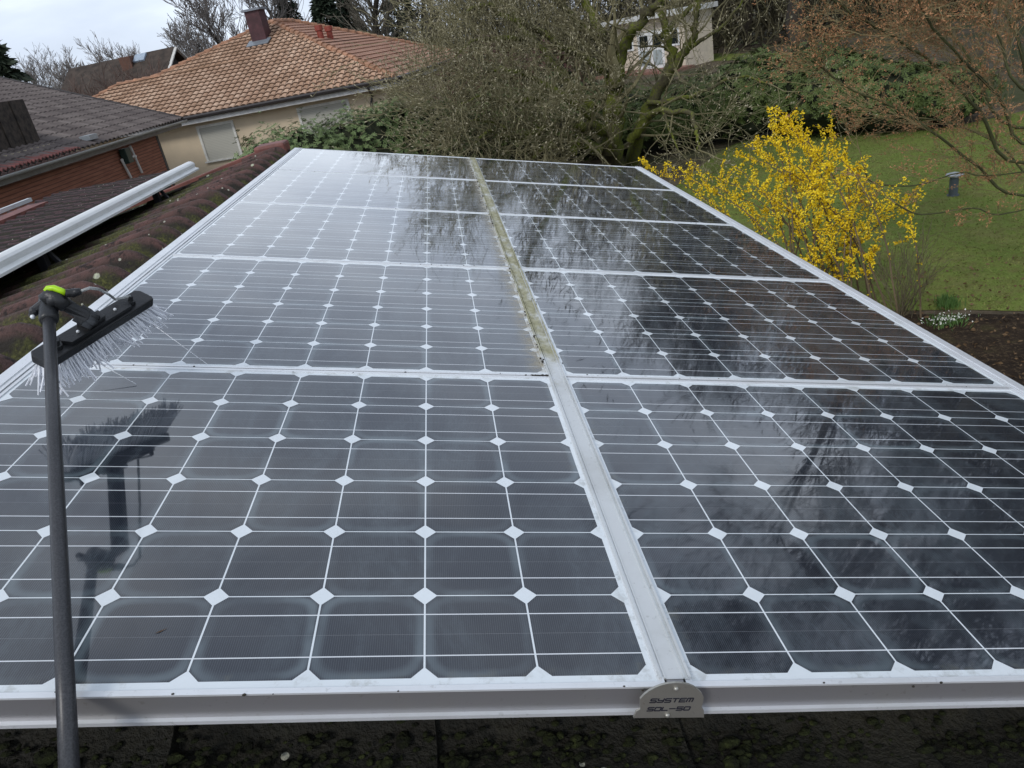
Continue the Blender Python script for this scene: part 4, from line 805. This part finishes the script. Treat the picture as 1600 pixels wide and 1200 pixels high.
# ------------------------------------------------------------------ background trees
def bare_tree(name,label,px,D,ytop,spread=.5,depth=4,r=.16,mat=TWIG,base_L=.32,group=None,bushy=False,kids=(3,5),up=.35,rmin=.012,clear=.22):
    p=atD(px,100,D)*[1,1,0]; top=atD(px,ytop,D)[2]; root=thing(name,label,'tree',tuple(p),group=group)
    t=MB(); c=MB(); tp=[]; hgt=top
    if not bushy:
        P,rr=limb(t,[p,p+[rng.normal(0,.1),rng.normal(0,.1),hgt*.35],p+[rng.normal(0,.25),rng.normal(0,.25),hgt*.62],p+[rng.normal(0,.3),rng.normal(0,.3),hgt*.80]],r,r*.3,7); t.build('trunk',BARK_D,root,smooth=True,world=True)
        o=dict(seg=4,wig=.13,up=up,kids=kids,ang=(.35,.85),dec=(.50,.72),rdec=.5,rmin=rmin)
        for j in range(len(P)):
            f=j/len(P)
            if f<clear: continue
            for _ in range(2):
                a=rng.uniform(0,2*np.pi); d=np.array([math.cos(a)*spread*1.6,math.sin(a)*spread*1.6,.75+f*.5]); grow(c,tp,P[j],d,hgt*base_L*(1.1-.5*f)*rng.uniform(.7,1.1),max(rr[j]*.5,rmin*1.5),depth-1,o)
    else:
        o=dict(seg=4,wig=.12,up=up,kids=kids,ang=(.25,.7),dec=(.50,.75),rdec=.55,rmin=rmin)
        for k in range(16):
            a=rng.uniform(0,2*np.pi); grow(c,tp,p+[rng.normal(0,.2),rng.normal(0,.2),0],np.array([math.cos(a)*spread,math.sin(a)*spread,1]),hgt*.42,r*.5,depth-1,o)
        t=MB(); t.tube([p,p+[0,0,.5]],[r,r*.8],7); t.build('trunk',BARK_D,root,world=True)
    c.build('crown',mat,root,world=True); return root
RBT=leafmat('reddish_twig',[(.3,(.075,.050,.040)),(.7,(.14,.10,.085))],.9)
GTW=leafmat('grey_twig',[(.3,(.13,.115,.105)),(.7,(.22,.20,.185))],.9)
bare_tree('bare_tree','faint slender bare tree on the skyline at far left',60,75,104,.35,4,.10,GTW,rmin=.012)
bare_tree('bare_tree','pale bare tree on the skyline just left of the dark house roof',98,72,108,.4,4,.10,GTW,rmin=.012)
bare_tree('bare_tree','rounded bare tree rising over the dark house roof ridge',172,58,84,.5,4,.16,GTW,rmin=.010,kids=(4,5))
bare_tree('bare_bush','big reddish brown leafless bush before the dark house',205,40,62,.75,4,.2,RBT,bushy=True,kids=(4,6),up=.2,rmin=.010)
bare_tree('bare_bush','lower brown leafless bush between grey roof and orange wing',150,42,84,.8,4,.2,RBT,bushy=True,kids=(4,6),up=.15,rmin=.010)
bare_tree('bare_tree','round headed bare tree left of the bungalow chimney',318,58,52,.55,4,.2,GTW,rmin=.013,kids=(4,5))
bare_tree('bare_tree','tall bare tree directly behind the bungalow chimney',355,52,-10,.5,4,.25,GTW,rmin=.013,kids=(3,5))
bare_tree('bare_tree','spreading bare tree right of the bungalow chimney',430,56,-35,.6,4,.3,GTW,rmin=.013,kids=(3,5))
NEED=leafmat('conifer_needles',[(.3,(.012,.020,.012)),(.55,(.028,.042,.024)),(.8,(.05,.07,.04))],.7)
def conifer(label,px,D,ytop,wid,n=5200,lean=0,group=None,name='conifer'):
    p=atD(px,100,D)*[1,1,0]; top=atD(px,ytop,D)[2]; root=thing(name,label,'tree',tuple(p),group=group)
    t=MB(); t.tube([p,p+[0,0,top*.98]],[.22,.03],7); t.build('trunk',BARK_D,root,world=True)
    c=MB(); C=[];Dv=[]; nl=int(top/.45)
    for i in range(nl):
        z=top*(.08+.92*i/nl); rad=wid*(1-(i/nl)**1.15)+.12
        for k in range(9):
            a=rng.uniform(0,2*np.pi); rl=rad*rng.uniform(.7,1.1); dr=np.array([math.cos(a),math.sin(a),0])
            m_=max(3,int(n/nl/9)); s=rng.uniform(.1,1,m_)**.7; q=p+np.array([0,0,z])+dr*(s*rl)[:,None]+np.stack([0*s,0*s,-.28*rl*s**1.4],1)+rng.normal(0,.09,(m_,3)); C.append(q); Dv.append(np.tile(dr+[0,0,-.35],(m_,1)))
    blades(c,np.concatenate(C),np.concatenate(Dv),.42,.15,spread=.45); c.build('crown',NEED,root,world=True)
conifer('dark spruce cut by the left edge of the photo',-12,34,55,2.2)
conifer('dark evergreen nearest to the red roof vent pipes',528,52,-40,1.9,9000); conifer('dark evergreen right beside the taller one behind the roof',562,54,-34,1.8,9000)
conifer('pine with drooping branches above the orange roof ridge',470,58,-40,2.4,6000); conifer('greener conifer left of the mossy tree crown',640,60,-110,2.4,6000)
WOODC=leafmat('woodland_twig',[(.3,(.075,.066,.050)),(.7,(.15,.135,.105))],.9,1.)
bare_tree('bare_tree','dark trunked bare tree behind the hedge above the far lawn',1245,29,-420,.5,5,.36,WOODC,kids=(3,5),rmin=.012,clear=.3)
bare_tree('bare_tree','straight bare tree rising right of the garden hut',1170,50,-280,.5,4,.3,WOODC,kids=(3,5),rmin=.012,clear=.3)
bare_tree('bare_tree','bare tree towering beyond the orange roof right end',610,46,-70,.55,4,.35,WOODC,kids=(3,5),rmin=.012,clear=.2)
# woodland mass behind
t=MB(); tp=[]
def wtree(x,y,h,dep=3):
    p=np.array([x,y,0.]); P,rr=limb(t,[p,p+[rng.normal(0,.3),rng.normal(0,.3),h*.4],p+[rng.normal(0,.6),rng.normal(0,.6),h*.85]],.12+h*.012,.05,6)
    o=dict(seg=3,wig=.14,up=.3,kids=(3,4),ang=(.35,.9),dec=(.5,.72),rdec=.5,rmin=.014)
    for j in range(2,len(P)):
        for _ in range(2):
            a=rng.uniform(0,2*np.pi); grow(t,tp,P[j],np.array([math.cos(a),math.sin(a),.8]),h*.22*rng.uniform(.6,1.2),.05,dep,o)
for k in range(58):
    px=rng.uniform(640,2300); D=rng.uniform(48,85); q=atD(px,0,D)
    if px<700: D=rng.uniform(60,90); q=atD(px,0,D)
    wtree(q[0],q[1],rng.uniform(9.5,12) if px<900 else (rng.uniform(12,16) if px<1150 else rng.uniform(14,20)))
for (px_,D_,h_) in ((1560,27,17),(1760,24,18),(2050,22,17),(2500,19,16),(1900,33,19),(3300,18,15)):
    q=atD(px_,100,D_); wtree(q[0],q[1],h_,4)
tag(t.build('woodland',WOODC),'brown leafless wood behind the gardens, one mass of trunks and twigs','woodland',kind='stuff')
# understorey: brush and evergreen scrub closing the wood's foot
u=MB(); n=80000; px=rng.uniform(575,2300,n); D=rng.uniform(45,64,n); ok=~((px>930)&(px<1130)&(D<46)); px,D=px[ok],D[ok]; n=len(px)
dv=np.stack([ray(x,0) for x in px]); dv=dv/np.hypot(dv[:,0],dv[:,1])[:,None]; Q=CW+dv*D[:,None]; Q[:,2]=np.abs(rng.normal(0,3.4,n))*np.clip((px-520)/200,.45,1)*np.where(px>880,1.9,1); u_c=Q
blades(u,u_c,np.tile([0,0,1.],(n,1)),.9,.10,spread=.7)
tag(u.build('undergrowth',leafmat('undergrowth',[(.3,(.035,.036,.020)),(.55,(.075,.066,.038)),(.8,(.13,.115,.07))],.9,.4)),'tangled brown green brush closing the foot of the wood','undergrowth',kind='stuff')
far=MB(); Q=[]
# low distant tree line to the left
for k in range(1):
    n=24000; a=rng.uniform(math.radians(95),math.radians(150),n); Dq=rng.uniform(110,160,n); h=6+2.2*np.sin(a*23)+1.5*np.sin(a*57+1); Q=np.stack([CW[0]+np.cos(a)*Dq,CW[1]+np.sin(a)*Dq,rng.uniform(0,1,n)**.8*h],1); blades(far,Q,np.tile([0,0,1.],(n,1)),1.6,.16,spread=.55)
tag(far.build('distant_trees',GTW),'hazy low line of bare trees on the horizon at left','trees',kind='stuff')

# ------------------------------------------------------------------ brush on its pole
def aw(p): return W@np.asarray(p)+O
K1=np.array([-1.074,.638,.297]); K2=np.array([-.898,.26,.25])
KT=aw(K1); k2=aw(K2)
# lower end of the pole on the sight line near the frame's lower edge
low=None
dK=(k2-KT); tt=np.linspace(.5,6,400)
pb=KT+dK*2.75
br=thing('cleaning_brush','black water fed brush with white bristles on a long carbon pole','cleaning brush',tuple(KT))
def projp(p):
    q=RC.T@(np.asarray(p,float)-CW); return (763.938+1108*q[0]/q[2],533.631+1108*q[1]/q[2],q[2])
# fit the foot: on the ray through (112,1260), at the depth that keeps the pole as long as measured
fo_=atD(112,1270,1.0); d_=ray(111,1262); pf=CW+d_*.80
CARB=Mat('carbon_pole',.36,0,.5); P=CARB.co(); CARB.set('Base Color',CARB.mix(CARB.m_('MULTIPLY',CARB.voro(P,420,'F1'),.6),(.020,.021,.024),(.085,.087,.095))); CARB=CARB.m
ax=unit(pf-KT); top_=KT+ax*.01
m=MB(); m.tube([top_,KT+ax*.35,KT+ax*.7,pf],[.0105,.0107,.0110,.0112],20); pole=m.build('pole',CARB,br,world=True,smooth=True)
m=MB(); m.tube([KT-ax*.018,KT-ax*.010,KT+ax*.045,KT+ax*.050],[.012,.0165,.0165,.0145],18); clp=m.build('pole_clamp',BLACK,br,world=True,smooth=True)
# clamp lever and screw, left of the pole
def P2(x,y,z): d=ray(x,y); return CW+d*z
zc=projp(KT)[2]
m=MB(); m.tube([P2(80,472,zc),P2(66,477,zc-.01),P2(53,485,zc-.015),P2(50,494,zc-.015)],[.010,.010,.008,.006],10); m.sphere(P2(53,487,zc-.016),(.0085,.0085,.0095)); sub(m,'lever',[BLACK],clp)
m=MB(); m.sphere(P2(51,495,zc-.022),(.0045,.0045,.0045),10,6); sub(m,'screw',[ALU_W],clp)
# brush block: its two ends measured above the array
Lp=aw(atN(64,560,.15)); Rp=aw(atN(226,462,.20)); Bx=unit(Rp-Lp); LB=np.linalg.norm(Rp-Lp)
zl_,zr_=projp(Lp)[2],projp(Rp)[2]; print('brush length',LB,zl_,zr_)
ctr=(Lp+Rp)/2
# bristle direction: square to the block, running down-right in view and away
best=None; r0=unit(np.cross(Bx,[0,0,1])); r1=np.cross(Bx,r0); view=unit(ctr-CW)
for th in np.linspace(0,2*np.pi,721):
    Dv=r0*math.cos(th)+r1*math.sin(th); a_=projp(ctr); b_=projp(ctr+Dv*.03); g=np.array([b_[0]-a_[0],b_[1]-a_[1]]); gl=np.linalg.norm(g)
    if gl<1: continue
    sc_=np.dot(g/gl,unit([.95,.30]))
    if np.dot(Dv,view)<-.05: continue
    if best is None or sc_>best[0]+1e-4: best=(sc_,Dv,th)
Dv=best[1]; Nv=np.cross(Bx,Dv)
if np.dot(Nv,view)>0: Nv=-Nv
# turn the back of the block part way to the camera
tw_=math.radians(52); Dn=unit(Dv*math.cos(tw_)-Nv*math.sin(tw_)); Nn=unit(Nv*math.cos(tw_)+Dv*math.sin(tw_)); 
MBk=np.stack([Bx,Dn,Nn],1)
def loc(x,y,z): return ctr+MBk@np.array([x,y,z])
hw_=.5*LB+.006
m=MB(); pts_=[(-hw_,-.017),(-hw_+.008,-.028),(hw_-.008,-.028),(hw_,-.017),(hw_,.017),(hw_-.006,.025),(-hw_+.006,.025),(-hw_,.017)]
# block lies in the (Bx,Nn) plane, 20 mm thick along the bristles
Mb2=np.stack([Bx,Nn,Dn],1)
m.prism(pts_,.022,Mb2,origin=loc(0,-.004,0)); blk=m.build('brush_block',BLACK,br,world=True,bevel=.003)
m=MB(); m.prism([(-.085,-.016),(.085,-.016),(.095,0),(.085,.018),(-.085,.018),(-.095,0)],.010,Mb2,origin=loc(0,-.0145,0)); sub(m,'backing_ridge',[BLACK],blk)
for sx in (-.055,.050):
    m=MB(); m.sphere(loc(sx,-.0165,.004),(.0038,.0038,.0038),8,5); sub(m,'screw',[ALU_W],blk)
for sx in (-.108,.100):
    m=MB(); m.tube([loc(sx,-.004,.002),loc(sx,-.014,.002),loc(sx,-.0145,.002),loc(sx,-.026,.002)],[.011,.010,.006,.005],10); sub(m,'water_nozzle',[BLACK],blk)
# bristles in rows of tufts
BRI=Mat('bristle',.35,0,.5); BRI.set('Base Color',(.90,.92,.97)); BRI=BRI.m; m=MB(); dk=MB()
for ix in range(30):
    for iy in range(5):
        x=-hw_+.008+ix*(2*hw_-.016)/29; z=-.015+iy*.0075; fl=(ix-14.5)/14.5; out=(iy-2)/2
        for k in range(3):
            d=Dn+Bx*(.42+fl*.45+rng.normal(0,.08))+Nn*(out*.34+rng.normal(0,.06)); L_=rng.uniform(.054,.070); s=loc(x+rng.normal(0,.0012),.018,z+rng.normal(0,.0012)); 
            bend=rng.normal(0,.007,3); m.tube([s,s+d*L_*.5+bend*.2,s+d*L_+bend],[.0017,.0020,.0017],4,cap=False)
m.build('bristles',BRI,br,world=True)
# neck from clamp to block
e1=loc(-.012,-.016,0); n0=KT-ax*.005; mid=P2(104,476,zc); mid2=P2(128,492,zc+.01)
m=MB(); m.tube([n0,mid,mid2,e1],[.013,.0135,.014,.013],12); m.beam(mid2,e1,.036,.018,up=Nn); m.prism([(-.030,-.012),(.030,-.012),(.024,.014),(-.024,.014)],.014,Mb2,origin=loc(-.012,-.026,0)); m.build('gooseneck',BLACK,br,world=True,bevel=.002)
m=MB(); m.tube([P2(72,470,zc-.012),P2(80,462,zc-.012),P2(92,468,zc-.012),P2(104,480,zc-.01)],[.016,.017,.016,.012],12); m.sphere(P2(86,468,zc-.012),(.018,.018,.016)); m.build('swivel_joint',BLACK,br,world=True,smooth=True)
LIME=simple('lime_plastic',(.42,.72,.01),.35,var=.05)
m=MB(); m.tube([P2(72,455,zc-.02),P2(75,451,zc-.02),P2(84,450,zc-.02),P2(95,454,zc-.018),P2(103,458,zc-.016)],[.0055,.006,.006,.0058,.0055],10); m.build('hose_elbow',LIME,br,world=True,smooth=True)
m=MB(); m.tube([P2(103,458,zc-.016),P2(112,458,zc-.012),P2(113,458,zc-.012),P2(126,455,zc-.01)],[.0075,.0075,.009,.006],10); m.build('hose_coupling',BLACK,br,world=True,smooth=True)
HOSE=Mat('clear_hose',.15,0,.5); HOSE.set('Base Color',(.55,.57,.56)); HOSE.set('Transmission Weight',.5)
m=MB(); nz_=loc(.100,-.026,.002); zz=projp(nz_)[2]; hp_=[P2(126,455,zc-.01),P2(140,450,zc),P2(155,452,zc+.02),P2(170,460,(zc+zz)/2),P2(180,468,zz-.02),nz_]; m.tube(hp_,.0030,8); m.build('water_hose',HOSE.m,br,world=True,smooth=True)
# two thin jets of water
WAT=Mat('water',.1,0,.5); WAT.set('Base Color',(.80,.83,.86)); WAT.set('Transmission Weight',.35)
def jet(a,b,lab):
    A_=aw(a); B_=aw(b); t=thing('water_jet',lab,'water jet',tuple(A_),group='water jets from the brush'); pts=[A_+(B_-A_)*s-np.array([0,0,.0]) for s in np.linspace(0,1,14)]; m=MB()
    for i in range(13):
        m.tube([pts[i],pts[i]+(pts[i+1]-pts[i])*rng.uniform(.75,1)],.0010+.0003*rng.random(),5,cap=False)
    m.build('stream',WAT.m,t,world=True)
jet(atN(238,506,.06),atN(325,570,.003),'thin white water jet reaching right of the brush on the second row')
jet(atN(152,566,.04),atN(214,601,.003),'short faint water jet below the bristles at the panel seam')
# small leaf and crumbs ------------------------------------------------------
lf=atN(249,988,.0012); t=MB(); t.add([aw(lf+[-.006,-.003,.001]),aw(lf+[0,.0,.002]),aw(lf+[.010,.008,.001]),aw(lf+[.001,.001,.0])],[(0,1,2,3)]); tag(t.build('dry_leaf',simple('dry_leaf',(.22,.12,.05),.8)),'tiny dry brown leaf lying on the near left panel','leaf')
m=MB()
for k in range(75):
    v0=rng.uniform(.9,4.95); s0=rng.choice([-.027,-.025,.025],p=[.5,.3,.2])
    for q in range(int(rng.integers(1,9))):
        r=.0007*math.exp(rng.normal(.45,.5)); m.sphere(aw((s0+rng.normal(0,.0022),v0+rng.normal(0,.022),.0066)),(r*rng.uniform(.8,1.8),r*rng.uniform(1,3.4),r*.8),5,3)
for k in range(40):
    u=rng.uniform(-.07,-.022); r=rng.uniform(.0008,.0028); m.sphere(aw((u,.999+rng.normal(0,.0015),.0045)),(r*2,r*.6,r*.6),5,3)
for k in range(90):
    u=rng.uniform(-1.25,1.25); r=rng.uniform(.0008,.0022); m.sphere(aw((u,rng.choice([0,1,2,3,4])*.9996+rng.normal(0,.006),.0035)),(r*1.5,r,r*.8),5,3)
tag(m.build('dirt_crumbs',simple('dirt',(.035,.03,.022),.95)),'black crumbs of dirt and moss along the centre rail and seams','dirt',kind='stuff')
